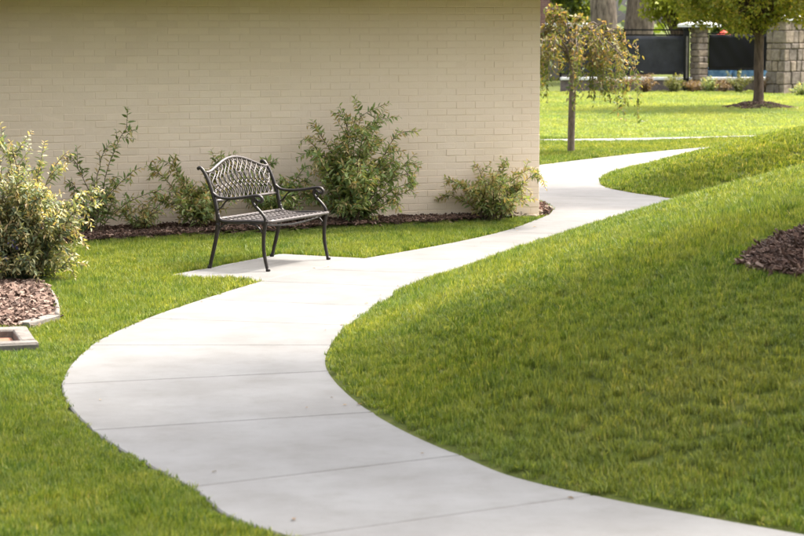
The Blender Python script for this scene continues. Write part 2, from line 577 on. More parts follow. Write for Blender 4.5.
def box_v(x0, x1, y0, y1, z0, z1):
    v = [(x0, y0, z0), (x1, y0, z0), (x1, y1, z0), (x0, y1, z0), (x0, y0, z1), (x1, y0, z1), (x1, y1, z1), (x0, y1, z1)]
    f = [(0, 3, 2, 1), (4, 5, 6, 7), (0, 1, 5, 4), (1, 2, 6, 5), (2, 3, 7, 6), (3, 0, 4, 7)]
    return v, f

def bevel_box(name, x0, x1, y0, y1, z0, z1, mat, parent=None, bev=0.01, seg=1, jitter=0.0):
    bm = bmesh.new()
    v, f = box_v(x0, x1, y0, y1, z0, z1)
    bv = [bm.verts.new(p) for p in v]
    for fc in f: bm.faces.new([bv[i] for i in fc])
    if bev > 0:
        bmesh.ops.bevel(bm, geom=bm.edges[:], offset=bev, segments=seg, affect='EDGES', profile=0.5)
    if jitter:
        for q in bm.verts:
            q.co += Vector([random.uniform(-jitter, jitter) for _ in range(3)])
    return link_bm(name, bm, mat, parent)

# ------------------------------------------------------------------ scatter (points carry rot, scl, pick)
STORE = bpy.data.collections.new('scatter_sources')
def store(name, verts, faces, mat):
    sub = bpy.data.collections.new(name)
    return sub
def scatter_group(name, coll):
    ng = bpy.data.node_groups.new(name, 'GeometryNodeTree')
    ng.interface.new_socket('Geometry', in_out='INPUT', socket_type='NodeSocketGeometry')
    ng.interface.new_socket('Geometry', in_out='OUTPUT', socket_type='NodeSocketGeometry')
    N = ng.nodes; L = ng.links
    gi = N.new('NodeGroupInput'); go = N.new('NodeGroupOutput')
    ci = N.new('GeometryNodeCollectionInfo')
    ci.inputs['Collection'].default_value = coll
    ci.inputs['Separate Children'].default_value = True
    ci.inputs['Reset Children'].default_value = True
    ip = N.new('GeometryNodeInstanceOnPoints')
    ip.inputs['Pick Instance'].default_value = True
    def attr(nm, ty):
        a = N.new('GeometryNodeInputNamedAttribute'); a.data_type = ty
        a.inputs['Name'].default_value = nm
        return [q for q in a.outputs if q.enabled and q.name == 'Attribute'][0]
    er = N.new('FunctionNodeEulerToRotation')
    L.new(attr('rot', 'FLOAT_VECTOR'), er.inputs[0])
    L.new(gi.outputs[0], ip.inputs['Points'])
    L.new(ci.outputs[0], ip.inputs['Instance'])
    L.new(attr('pick', 'INT'), ip.inputs['Instance Index'])
    L.new(er.outputs[0], ip.inputs['Rotation'])
    L.new(attr('scl', 'FLOAT_VECTOR'), ip.inputs['Scale'])
    L.new(ip.outputs[0], go.inputs[0])
    return ng

def scatter(name, P, rot, scl, pick, coll, parent=None):
    me = bpy.data.meshes.new(name)
    me.vertices.add(len(P))
    me.vertices.foreach_set('co', np.asarray(P, np.float32).ravel())
    a = me.attributes.new('rot', 'FLOAT_VECTOR', 'POINT'); a.data.foreach_set('vector', np.asarray(rot, np.float32).ravel())
    a = me.attributes.new('scl', 'FLOAT_VECTOR', 'POINT'); a.data.foreach_set('vector', np.asarray(scl, np.float32).ravel())
    a = me.attributes.new('pick', 'INT', 'POINT'); a.data.foreach_set('value', np.asarray(pick, np.int32).ravel())
    me.update()
    o = bpy.data.objects.new(name, me)
    C.objects.link(o)
    if parent: o.parent = parent
    md = o.modifiers.new('scatter', 'NODES')
    md.node_group = scatter_group(name + '_nodes', coll)
    return o

# ------------------------------------------------------------------ ground sheet
def build_ground():
    xs = np.unique(np.concatenate([np.linspace(-600, -40, 8), np.linspace(-40, -8, 14), np.arange(-8, 9.01, 0.11), np.linspace(9.2, 16, 22), np.linspace(16, 40, 10), np.linspace(40, 600, 8)]))
    ys = np.unique(np.concatenate([np.linspace(-200, -10, 7), np.linspace(-10, 6, 20), np.arange(6, 36, 0.11), np.arange(36, 64, 0.4), np.linspace(64, 120, 12), np.linspace(120, 1200, 8)]))
    X, Y = np.meshgrid(xs, ys)
    Z = terrain(X, Y)
    for poly in (PATH_POLY, PAD_POLY, FAR_POLY):
        ins = in_poly(X, Y, poly)
        d = dist_line(X, Y, poly, True)
        Z = np.where(ins, Z - 0.012 - 0.12 * sstep(0.10, 0.22, d), Z)
    Z = Z - 0.012
    n, m = len(ys), len(xs)
    V = np.stack([X.ravel(), Y.ravel(), Z.ravel()], 1)
    idx = np.arange(n * m).reshape(n, m)
    Fq = np.stack([idx[:-1, :-1], idx[:-1, 1:], idx[1:, 1:], idx[1:, :-1]], -1).reshape(-1, 4)
    me = bpy.data.meshes.new('ground')
    me.vertices.add(len(V)); me.vertices.foreach_set('co', V.astype(np.float32).ravel())
    me.loops.add(Fq.size); me.loops.foreach_set('vertex_index', Fq.astype(np.int32).ravel())
    me.polygons.add(len(Fq)); me.polygons.foreach_set('loop_start', np.arange(0, Fq.size, 4, dtype=np.int32))
    me.update(calc_edges=True); me.validate()
    me.polygons.foreach_set('use_smooth', [True] * len(Fq))
    me.materials.append(M['soil'])
    o = bpy.data.objects.new('ground', me); C.objects.link(o)
    tag(o, kind='structure')
build_ground()

# ------------------------------------------------------------------ path slabs
def slab(name, Lp, Rp, parent, z=0.0, th=0.10, gap=0.005, bev=0.008):
    """a strip of paving between two edges; joints are left open at its ends"""
    Lp = [np.array(p) for p in Lp]; Rp = [np.array(p) for p in Rp]
    Lp[0] = Lp[0] + (Lp[1] - Lp[0]) / np.linalg.norm(Lp[1] - Lp[0]) * gap
    Rp[0] = Rp[0] + (Rp[1] - Rp[0]) / np.linalg.norm(Rp[1] - Rp[0]) * gap
    Lp[-1] = Lp[-1] + (Lp[-2] - Lp[-1]) / np.linalg.norm(Lp[-2] - Lp[-1]) * gap
    Rp[-1] = Rp[-1] + (Rp[-2] - Rp[-1]) / np.linalg.norm(Rp[-2] - Rp[-1]) * gap
    ring = Lp + Rp[::-1]
    c = np.mean(ring, axis=0)
    n = len(ring); m = len(Lp)
    A = np.array(ring)
    # inward offset for the rounded arris
    nx = np.roll(A, -1, 0) - np.roll(A, 1, 0)
    nrm = np.stack([nx[:, 1], -nx[:, 0]], 1); nrm /= np.linalg.norm(nrm, axis=1)[:, None] + 1e-9
    sgn = 1 if np.mean(np.sum((c - A) * nrm, 1)) > 0 else -1
    A2 = A + nrm * sgn * bev
    zz = (lambda p: tz_base(p)) 
    V = []
    for p in A: V.append((p[0] - c[0], p[1] - c[1], z - th + zz(p)))
    for p in A: V.append((p[0] - c[0], p[1] - c[1], z - bev * 0.8 + zz(p)))
    for p in A2: V.append((p[0] - c[0], p[1] - c[1], z + zz(p)))
    Fc = []
    for i in range(n):
        j = (i + 1) % n
        Fc.append((i, j, n + j, n + i)); Fc.append((n + i, n + j, 2 * n + j, 2 * n + i))
    for i in range(m - 1):
        a, b = 2 * n + i, 2 * n + i + 1
        d, e = 2 * n + n - 1 - i, 2 * n + n - 2 - i
        Fc.append((a, b, e, d))
    o = link_mesh(name, V, Fc, M['concrete'], parent)
    bm = bmesh.new(); bm.from_mesh(o.data); bmesh.ops.recalc_face_normals(bm, faces=bm.faces[:]); bm.to_mesh(o.data); bm.free()
    o.location = (c[0], c[1], 0)
    return o

def tz_base(p):
    return 0.13 * float(sstep(34, 56, p[1]))

def build_path():
    # dirt that fills the joints: the sheet under the slabs
    n = len(LE)
    V = [(p[0], p[1], tz_base(p) - 0.022) for p in LE] + [(p[0], p[1], tz_base(p) - 0.022) for p in RE]
    inner = 0.02
    Fc = [(i, n + i, n + i + 1, i + 1) for i in range(n - 1)]
    base = link_mesh('footpath', V, Fc, M['joint'])
    tag(base, kind='structure')
    # joints: at the stations, with the long far stations split evenly
    cuts = list(range(0, n, NS))
    for a, b in zip(cuts[:-1], cuts[1:]):
        far_ = a >= 7 * NS
        slab('slab', LE[a:b + 1], RE[a:b + 1], base, gap=0.0028 if far_ else 0.005, bev=0.004 if far_ else 0.008)
    # pad under the bench
    pb = PAD_POLY
    padbase = link_mesh('bench_pad', [(p[0], p[1], -0.03) for p in pb], [(0, 1, 2, 3)][::1], M['joint'])
    tag(padbase, kind='structure')
    k = 8
    e1 = [pb[0] + (pb[1] - pb[0]) * t for t in np.linspace(0, 1, k)]
    e2 = [pb[3] + (pb[2] - pb[3]) * t for t in np.linspace(0, 1, k)]
    # the pad's right side follows the path edge
    le = LE[10 * NS:12 * NS + 1]
    e2 = [le[int(round(t * (len(le) - 1)))] + np.array([-0.008, 0.004]) for t in np.linspace(0, 1, k)]
    slab('slab', e1, e2, padbase, z=-0.001)
    # far thin path
    n2 = len(FAR_A)
    fb = link_mesh('far_footpath', [(p[0], p[1], tz_base(p) - 0.03) for p in FAR_A] + [(p[0], p[1], tz_base(p) - 0.03) for p in FAR_B],
                   [(i, n2 + i, n2 + i + 1, i + 1) for i in range(n2 - 1)], M['joint'])
    tag(fb, kind='structure')
    for a in range(0, n2 - 1, 4):
        b = min(a + 4, n2 - 1)
        slab('slab', FAR_A[a:b + 1], FAR_B[a:b + 1], fb)
build_path()

# ------------------------------------------------------------------ building with painted brick wall
def build_building():
    root = empty('brick_building', (WALL_C[0], WALL_C[1], 0), math.pi + WA)   # local +x runs left along the wall, +y goes out to the camera
    tag(root, 'cream painted brick building with brown eave behind the bench', 'building')
    # after rotating by pi+WA: local x = WD, local y = (sin, -cos) = WNRM
    Lw, Hw, Dp = 12.0, 2.37, 9.0
    PITCHX, PITCHZ, J = 0.2032, 0.0677, 0.0085
    # core behind the bricks
    v, f = box_v(0.005, Lw, -Dp, -0.0024, -0.25, Hw)
    wall = link_mesh('wall', v, f, M['mortar'], root)
    # one brick mesh, front face towards +y
    def brick_mesh(name, ln):
        bm = bmesh.new()
        v, f = box_v(-ln / 2, ln / 2, -0.05, 0.0, -(PITCHZ - J) / 2, (PITCHZ - J) / 2)
        bv = [bm.verts.new(p) for p in v]
        for fc in f: bm.faces.new([bv[i] for i in fc])
        ed = [e for e in bm.edges if all(abs(q.co.y) < 1e-6 for q in e.verts)]
        bmesh.ops.bevel(bm, geom=ed, offset=0.0019, segments=1, affect='EDGES', profile=0.6)
        back = [fc for fc in bm.faces if all(q.co.y < -0.049 for q in fc.verts)]
        bmesh.ops.delete(bm, geom=back, context='FACES')
        me = bpy.data.meshes.new(name); bm.normal_update(); bm.to_mesh(me); bm.free()
        me.materials.append(M['paint'])
        return me
    full = brick_mesh('brick', PITCHX - J)
    head = brick_mesh('brick_header', PITCHX / 2 - J)
    spots = []
    ncourse = int(Hw / PITCHZ) + 3
    for r in range(ncourse):
        z = -0.17 + (r + 0.5) * PITCHZ
        s = 0.0
        if r % 2:
            spots.append((PITCHX / 4, z, 'h')); s = PITCHX / 2
        while s < Lw - PITCHX:
            spots.append((s + PITCHX / 2, z, 'f')); s += PITCHX
    def vis(sp):
        s, z, _ = sp
        p = wall_pt(s)
        dx, dy, dz = p[0], p[1], z - CAM_H
        dep = dy * math.cos(PITCH) - dz * math.sin(PITCH)
        u = 402 + F_PX * dx / dep
        vv = 268 - F_PX * (dy * math.sin(PITCH) + dz * math.cos(PITCH)) / dep
        return u, vv
    own, rest = [], []
    cand = []
    for sp in spots:
        u, vv = vis(sp)
        if sp[2] == 'f' and 12 < u < 536 and 3 < vv < 165:
            cand.append((math.hypot(*wall_pt(sp[0])), sp))
        else:
            rest.append(sp)
    cand.sort(key=lambda q: q[0])
    own = [q[1] for q in cand[:300]]
    rest += [q[1] for q in cand[300:]]
    rr = random.Random(3)
    def jit():
        return rr.uniform(-0.0016, 0.0016), rr.gauss(0, 0.0012), rr.uniform(-0.0016, 0.0016), rr.gauss(0, 0.006), rr.gauss(0, 0.012)
    for s, z, k in own:
        a, b, c, rz, rx = jit()
        o = bpy.data.objects.new('brick', full)
        C.objects.link(o); o.parent = wall
        o.location = (s + a, b, z + c); o.rotation_euler = (rx, 0, rz)
    # the others joined
    g = Geo()
    def mesh_np(me):
        return np.array([tuple(q.co) for q in me.vertices]), [tuple(p.vertices) for p in me.polygons]
    VF, FF = mesh_np(full); VH, FH = mesh_np(head)
    for s, z, k in rest:
        a, b, c, rz, rx = jit()
        V, Fq = (VF, FF) if k == 'f' else (VH, FH)
        W = V.copy()
        W[:, 1] += W[:, 0] * rz + W[:, 2] * rx
        g.add(W + np.array([s + a, b, z + c]), Fq)
    # return wall round the corner (faces to the right, local -x)
    for r in range(ncourse):
        z = -0.17 + (r + 0.5) * PITCHZ
        y = -0.0 if not r % 2 else -0.0
        s = PITCHX / 2 if not r % 2 else 0.0
        s = s + 0.002
        while s < Dp - PITCHX:
            ln = PITCHX
            V = VF.copy()
            W = np.stack([-V[:, 1] * 1.0, -(V[:, 0] + s + ln / 2), V[:, 2]], 1)
            W = np.stack([-(V[:, 1]), -(V[:, 0]) - s - ln / 2, V[:, 2]], 1)
            W[:, 0] = -V[:, 1] * -1.0 * -1.0
            # outer face at x = 0, looking to -x
            W[:, 0] = -V[:, 1]
            if s > 0.05:
                g.add(W + np.array([0, 0, z]), [tuple(q) for q in FF])
            s += ln
    bl = g.build('brick_field', M['paint'], wall)
    tag(bl, kind='stuff')
    # eave: soffit, fascia, roof
    OV = 0.92
    v, f = box_v(-OV, Lw + OV, -Dp - OV, OV, Hw, Hw + 0.05)
    link_mesh('soffit', v, f, M['soffit'], root)
    v, f = box_v(-OV - 0.02, Lw + OV, OV, OV + 0.03, Hw - 0.04, Hw + 0.2)
    link_mesh('fascia', v, f, M['soffit'], root)
    v, f = box_v(-OV - 0.03, -OV, -Dp - OV, OV - 0.002, Hw - 0.04, Hw + 0.2)
    link_mesh('fascia', v, f, M['soffit'], root)
    x0, x1, y0, y1 = -OV - 0.06, Lw + OV, -Dp - OV, OV + 0.07
    z0, z1 = Hw + 0.2, Hw + 1.15
    ym = (y0 + y1) / 2
    V = [(x0, y0, z0), (x1, y0, z0), (x1, y1, z0), (x0, y1, z0), (x0 + 4.5, ym, z1), (x1 - 4.5, ym, z1)]
    link_mesh('roof', V, [(0, 1, 5, 4), (2, 3, 4, 5), (3, 0, 4), (1, 2, 5), (3, 2, 1, 0)], M['roof'], root)
build_building()

# ------------------------------------------------------------------ bench
def build_bench():
    foot_rl = np.array(at(210, 268)); foot_fr = np.array(at(324, 259))
    ang = R_(63)
    a = np.array([math.cos(ang), math.sin(ang)])     # along the bench, away from the camera
    b = np.array([math.sin(ang), -math.cos(ang)])    # to the front
    W = 1.0
    root = empty('garden_bench', (float(foot_rl[0] + a[0] * W / 2 + b[0] * 0.27), float(foot_rl[1] + a[1] * W / 2 + b[1] * 0.27), 0.0), ang - math.pi)
    tag(root, 'dark bronze cast metal garden bench with lattice back on the concrete pad', 'bench')
    # local: x = -a (towards near side), y = ... rotation by ang-pi: local x -> (-cos, -sin) = -a ; local y -> (sin, -cos) = b
    def Lp(s, bb, z):      # s along the bench from the near side, bb from the rear foot forward
        return (W / 2 - s, bb - 0.27, z)
    def curve(s, pts, n=7):
        return catmull([Lp(s + (q[2] if len(q) > 2 else 0), q[0], q[1]) for q in pts], n)
    mb = M['bronze']
    for s in (0.0, W):
        g = Geo(); P = curve(s, [(0.0, 0.0), (0.012, 0.06), (0.04, 0.16), (0.066, 0.27), (0.082, 0.37)])
        tube(g, P, np.linspace(0.0135, 0.019, len(P)), 8); tube(g, [Lp(s, 0, 0), Lp(s, -0.004, 0.012), Lp(s, 0.002, 0.026)], [0.019, 0.020, 0.0135], 8)
        g.build('leg', mb, root, True)
        g = Geo(); P = curve(s, [(0.545, 0.0), (0.528, 0.06), (0.507, 0.17), (0.508, 0.29), (0.522, 0.375), (0.525, 0.405)])
        tube(g, P, np.linspace(0.0135, 0.018, len(P)), 8); tube(g, [Lp(s, 0.547, 0), Lp(s, 0.545, 0.012), Lp(s, 0.540, 0.026)], [0.019, 0.020, 0.0135], 8)
        g.build('leg', mb, root, True)
        g = Geo(); P = curve(s, [(0.082, 0.37), (0.073, 0.46), (0.045, 0.57), (0.0, 0.69), (-0.045, 0.775), (-0.082, 0.812), (-0.108, 0.803)])
        tube(g, P, np.linspace(0.018, 0.014, len(P)), 8); g.build('back_post', mb, root, True)
        g = Geo(); P = curve(s, [(0.02, 0.635), (0.045, 0.605), (0.10, 0.577), (0.20, 0.572), (0.32, 0.585), (0.43, 0.603), (0.475, 0.60), (0.497, 0.578), (0.487, 0.556), (0.466, 0.562)])
        tube(g, P, 0.0155, 8, flat=0.8); g.build('armrest', mb, root, True)
        g = Geo(); P = curve(s, [(0.524, 0.40), (0.515, 0.435), (0.475, 0.48), (0.425, 0.525), (0.405, 0.562), (0.425, 0.592)])
        tube(g, P, 0.0125, 8)
        tube(g, curve(s, [(0.43, 0.52), (0.45, 0.54), (0.452, 0.565), (0.43, 0.572), (0.418, 0.553)], 5), 0.008, 6)
        g.build('arm_support', mb, root, True)
        g = Geo()
        tube(g, curve(s, [(0.075, 0.47), (0.115, 0.50), (0.16, 0.55), (0.22, 0.575)]), 0.007, 6)
        g.build('arm_brace', mb, root, True)
        g = Geo(); P = curve(s, [(0.078, 0.445), (0.095, 0.405), (0.14, 0.385), (0.25, 0.385), (0.38, 0.392), (0.525, 0.392)])
        tube(g, P, 0.0165, 8); g.build('seat_rail', mb, root, True)
        for pts in ([(0.062, 0.27), (0.09, 0.32), (0.14, 0.36), (0.2, 0.378)], [(0.506, 0.27), (0.485, 0.32), (0.44, 0.36), (0.38, 0.378)]):
            g = Geo(); tube(g, curve(s, pts), 0.008, 6); g.build('leg_brace', mb, root, True)
    # back: rails and lattice. B(s, w): w = 0 at the bottom rail, 1 at post height
    def B(s, z):
        t = (z - 0.50) / 0.35
        return Lp(s, 0.055 - 0.125 * t ** 1.25 if t > 0 else 0.055, z)
    zb = 0.545
    def ztop(s):
        q = s / W
        w = min(max((q - 0.06) / 0.88, 0), 1)
        return 0.775 + 0.098 * math.sin(math.pi * w) ** 1.25
    m_sheen = M['bronze_sheen']
    back = Geo()
    S = np.linspace(0.0, W, 41)
    tube(back, [B(s, ztop(s)) for s in S], 0.0135, 8, flat=1.0)
    back_o = back.build('backrest', m_sheen, root, True)
    g = Geo(); tube(g, [B(s, zb) for s in np.linspace(0, W, 9)], 0.012, 8); g.build('lower_rail', m_sheen, back_o, True)
    # interlaced strands
    n_st = 13
    for i in range(n_st):
        s0 = 0.06 + (W - 0.12) * (i + 0.5) / n_st
        for sg in (-1, 1):
            g = Geo()
            pts = []
            for t in np.linspace(0, 1, 22):
                zt = zb + (ztop(s0) - zb) * t
                amp = 0.050
                off = sg * amp * math.sin(t * math.pi * 2.5 + 0.25)
                ss = min(max(s0 + off, 0.015), W - 0.015)
                p = B(ss, min(zt, ztop(ss) - 0.004))
                pts.append((p[0], p[1] + sg * 0.003, p[2]))
            tube(g, pts, 0.0058, 5)
            g.build('strand', m_sheen, back_o, True)
    # ring scrolls at both ends of the back and on the centre line
    for s0, z0, r in ((0.085, 0.715, 0.052), (W - 0.085, 0.715, 0.052), (0.5, 0.80, 0.05), (0.09, 0.60, 0.04), (W - 0.09, 0.60, 0.04)):
        g = Geo()
        tube(g, [B(s0 + r * math.cos(t), z0 + r * math.sin(t)) for t in np.linspace(0, 2 * math.pi, 20)], 0.0068, 5)
        g.build('scroll', m_sheen, back_o, True)
    # seat: dished rim with a lattice of crossing strands
    def Sp(s, q):     # q 0 rear .. 1 front
        bb = 0.085 + q * 0.455
        z = 0.402 + 0.012 * q ** 3 - 0.022 * math.sin(math.pi * q) * 0.8 - 0.02 * (q > 0.93) * (q - 0.93) / 0.07
        return Lp(s, bb, z)
    g = Geo()
    for q in (0.0, 1.0):
        tube(g, [Sp(s, q) for s in np.linspace(0, W, 9)], 0.014, 8)
    seat = g.build('seat', m_sheen, root, True)
    nst = 30
    for i in range(nst):
        s0 = W * (i + 0.5) / nst
        g = Geo()
        tube(g, [Sp(min(max(s0 + 0.02 * math.sin(q * math.pi * 4 + (i % 2) * math.pi), 0.01), W - 0.01), q) for q in np.linspace(0, 1, 18)], 0.0125, 5, flat=0.4)
        g.build('seat_strand', m_sheen, seat, True)
    for q in (0.16, 0.33, 0.5, 0.67, 0.84):
        g = Geo()
        tube(g, [Sp(s, q) for s in np.linspace(0, W, 9)], 0.008, 5, flat=0.6)
        g.build('seat_bar', m_sheen, seat, True)
    g = Geo()
    tube(g, [Lp(s, 0.50, 0.372 - 0.03 * math.sin(math.pi * s / W)) for s in np.linspace(0, W, 13)], 0.009, 6)
    g.build('apron', mb, root, True)
build_bench()

# ------------------------------------------------------------------ leaves
LEAF_V = np.array([(0, 0, 0), (0.30, 0.5, 0.06), (0.30, -0.5, 0.06), (0.66, 0.36, 0.03), (0.66, -0.36, 0.03), (1, 0, -0.08), (0.32, 0, -0.04), (0.68, 0, -0.05)])
LEAF_F = [(0, 6, 1), (0, 2, 6), (6, 7, 3, 1), (6, 2, 4, 7), (7, 5, 3), (7, 4, 5)]
LEAF_S_V = np.array([(0, 0, 0), (0.45, 0.5, 0.05), (0.45, -0.5, 0.05), (1, 0, -0.06)])
LEAF_S_F = [(0, 2, 1), (1, 2, 3)]

class Leaves:
    def __init__(s, simple=False):
        s.P = []; s.D = []; s.U = []; s.L = []; s.W = []; s.T = []
        s.simple = simple
    def add(s, p, d, up, ln, wd, tone):
        s.P.append(p); s.D.append(d); s.U.append(up); s.L.append(ln); s.W.append(wd); s.T.append(tone)
    def build(s, name, mat, parent=None, loc=None):
        V0, F0 = (LEAF_S_V, LEAF_S_F) if s.simple else (LEAF_V, LEAF_F)
        P = np.array(s.P); D = np.array(s.D, float); U = np.array(s.U, float)
        D /= np.linalg.norm(D, axis=1)[:, None] + 1e-9
        U = U - D * np.sum(U * D, 1)[:, None]; U /= np.linalg.norm(U, axis=1)[:, None] + 1e-9
        S = np.cross(U, D)
        L = np.array(s.L)[:, None, None]; W = np.array(s.W)[:, None, None]
        V = P[:, None, :] + V0[None, :, 0:1] * L * D[:, None, :] + V0[None, :, 1:2] * W * S[:, None, :] + V0[None, :, 2:3] * L * U[:, None, :]
        n, k = len(P), len(V0)
        V = V.reshape(-1, 3)
        idx = []; sizes = []
        F0a = [np.array(f) for f in F0]
        loops = np.concatenate([f for f in F0a]); sz = np.array([len(f) for f in F0a])
        LI = (loops[None, :] + (np.arange(n) * k)[:, None]).ravel()
        SZ = np.tile(sz, n)
        st = np.concatenate([[0], np.cumsum(SZ)[:-1]])
        me = bpy.data.meshes.new(name)
        me.vertices.add(len(V)); me.vertices.foreach_set('co', V.astype(np.float32).ravel())
        me.loops.add(len(LI)); me.loops.foreach_set('vertex_index', LI.astype(np.int32))
        me.polygons.add(len(SZ)); me.polygons.foreach_set('loop_start', st.astype(np.int32))
        me.update(calc_edges=True)
        a = me.attributes.new('tone', 'FLOAT', 'POINT')
        a.data.foreach_set('value', np.repeat(np.array(s.T, np.float32), k))
        me.materials.append(mat)
        o = bpy.data.objects.new(name, me); C.objects.link(o)
        if parent: o.parent = parent
        tag(o, kind='stuff')
        return o

def unit(v):
    v = np.asarray(v, float)
    return v / (np.linalg.norm(v) + 1e-9)

def shrub(name, label, base, stems, mat, seed, leaf=(0.075, 0.020), gap=0.022, tones=(0.15, 0.75), tip_gold=0.3, twigs=5, cat='shrub', flowers=0, group=None, start=0.22, stem_r=0.006):
    """stems: list of (azimuth deg, reach, height, droop). Lanceolate leaves along arching stems and side twigs."""
    r = np.random.default_rng(seed)
    root = empty(name, (base[0], base[1], base[2]))
    tag(root, label, cat, group)
    st = Geo(); lv = Leaves(); fl = Geo()
    def leaves_on(P, t0, size, gold):
        T = np.gradient(P, axis=0)
        seg = np.linalg.norm(np.diff(P, axis=0), axis=1); cum = np.concatenate([[0], np.cumsum(seg)])
        tot = cum[-1]
        d = t0 * tot
        side = r.uniform(0, 6.28)
        while d < tot:
            p = np.array([np.interp(d, cum, P[:, i]) for i in range(3)])
            t = unit([np.interp(d, cum, T[:, i]) for i in range(3)])
            q = d / tot
            side += 2.4 + r.normal(0, 0.35)
            n1 = unit(np.cross(t, [0.3, 0.2, 1])); n2 = np.cross(t, n1)
            out = math.cos(side) * n1 + math.sin(side) * n2
            dr = unit(out * 1.0 + t * r.uniform(0.35, 0.9) + np.array([0, 0, r.uniform(-0.55, 0.1)]))
            ln = size * r.uniform(0.65, 1.15) * (1 - 0.45 * q ** 3)
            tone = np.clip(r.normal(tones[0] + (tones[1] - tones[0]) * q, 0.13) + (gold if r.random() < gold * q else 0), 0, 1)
            lv.add(p, dr, np.array([0, 0, 1]) + r.normal(0, 0.45, 3), ln, ln * leaf[1] / leaf[0] * r.uniform(0.8, 1.2), tone)
            d += gap * r.uniform(0.6, 1.4)
    for (az, reach, h, droop) in stems:
        a = R_(az)
        dx, dy = math.cos(a), math.sin(a)
        o = np.array([r.normal(0, 0.04), r.normal(0, 0.04), -0.02])
        P = catmull([o, o + (dx * reach * 0.22, dy * reach * 0.22, h * 0.42), o + (dx * reach * 0.55, dy * reach * 0.55, h * 0.80),
                     o + (dx * reach * 0.85, dy * reach * 0.85, h * 1.0), o + (dx * reach, dy * reach, h * (1.0 - droop))], 6)
        P = P + np.cumsum(r.normal(0, 0.005, P.shape), 0)
        tube(st, P, np.linspace(stem_r, stem_r * 0.3, len(P)), 5, cap=False)
        leaves_on(P, start, leaf[0], tip_gold)
        for k in range(twigs):
            i = int(r.uniform(0.18, 0.85) * (len(P) - 1))
            p0 = P[i]; t = unit(P[min(i + 1, len(P) - 1)] - P[i])
            dr = unit(t * 0.6 + r.normal(0, 0.55, 3) + np.array([0, 0, 0.25]))
            ln = r.uniform(0.12, 0.32) * max(h, 0.5)
            Q = np.array([p0 + dr * ln * q + np.array([0, 0, -0.10 * ln * q * q]) + 0.0 for q in np.linspace(0, 1, 6)])
            tube(st, Q, np.linspace(stem_r * 0.5, stem_r * 0.22, 6), 4, cap=False)
            leaves_on(Q, 0.15, leaf[0] * 0.9, tip_gold)
            if flowers and r.random() < flowers:
                c = Q[-1]
                for _ in range(9):
                    cc = c + r.normal(0, 0.014, 3); rad = r.uniform(0.006, 0.011)
                    vv = [cc + rad * np.array(q) for q in ((1, 0, 0), (-1, 0, 0), (0, 1, 0), (0, -1, 0), (0, 0, 1), (0, 0, -1))]
                    fl.add(vv, [(0, 2, 4), (2, 1, 4), (1, 3, 4), (3, 0, 4), (2, 0, 5), (1, 2, 5), (3, 1, 5), (0, 3, 5)])
    s_o = st.build('stems', M['twig'], root, True); tag(s_o, kind='stuff')
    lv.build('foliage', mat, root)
    if flowers and fl.nv:
        tag(fl.build('flowers', M['flower'], root), kind='stuff')
    return root

def fan(n, reach, height, seed, droop=(0.0, 0.25), az=(0, 360)):
    r = random.Random(seed)
    out = []
    for i in range(n):
        k = (i + r.random()) / n
        rr = r.uniform(0.25, 1.0) * reach
        out.append((az[0] + (az[1] - az[0]) * k, rr, height * r.uniform(0.62, 1.0) * (1.06 - 0.35 * (rr / reach) ** 2), r.uniform(*droop)))
    return out

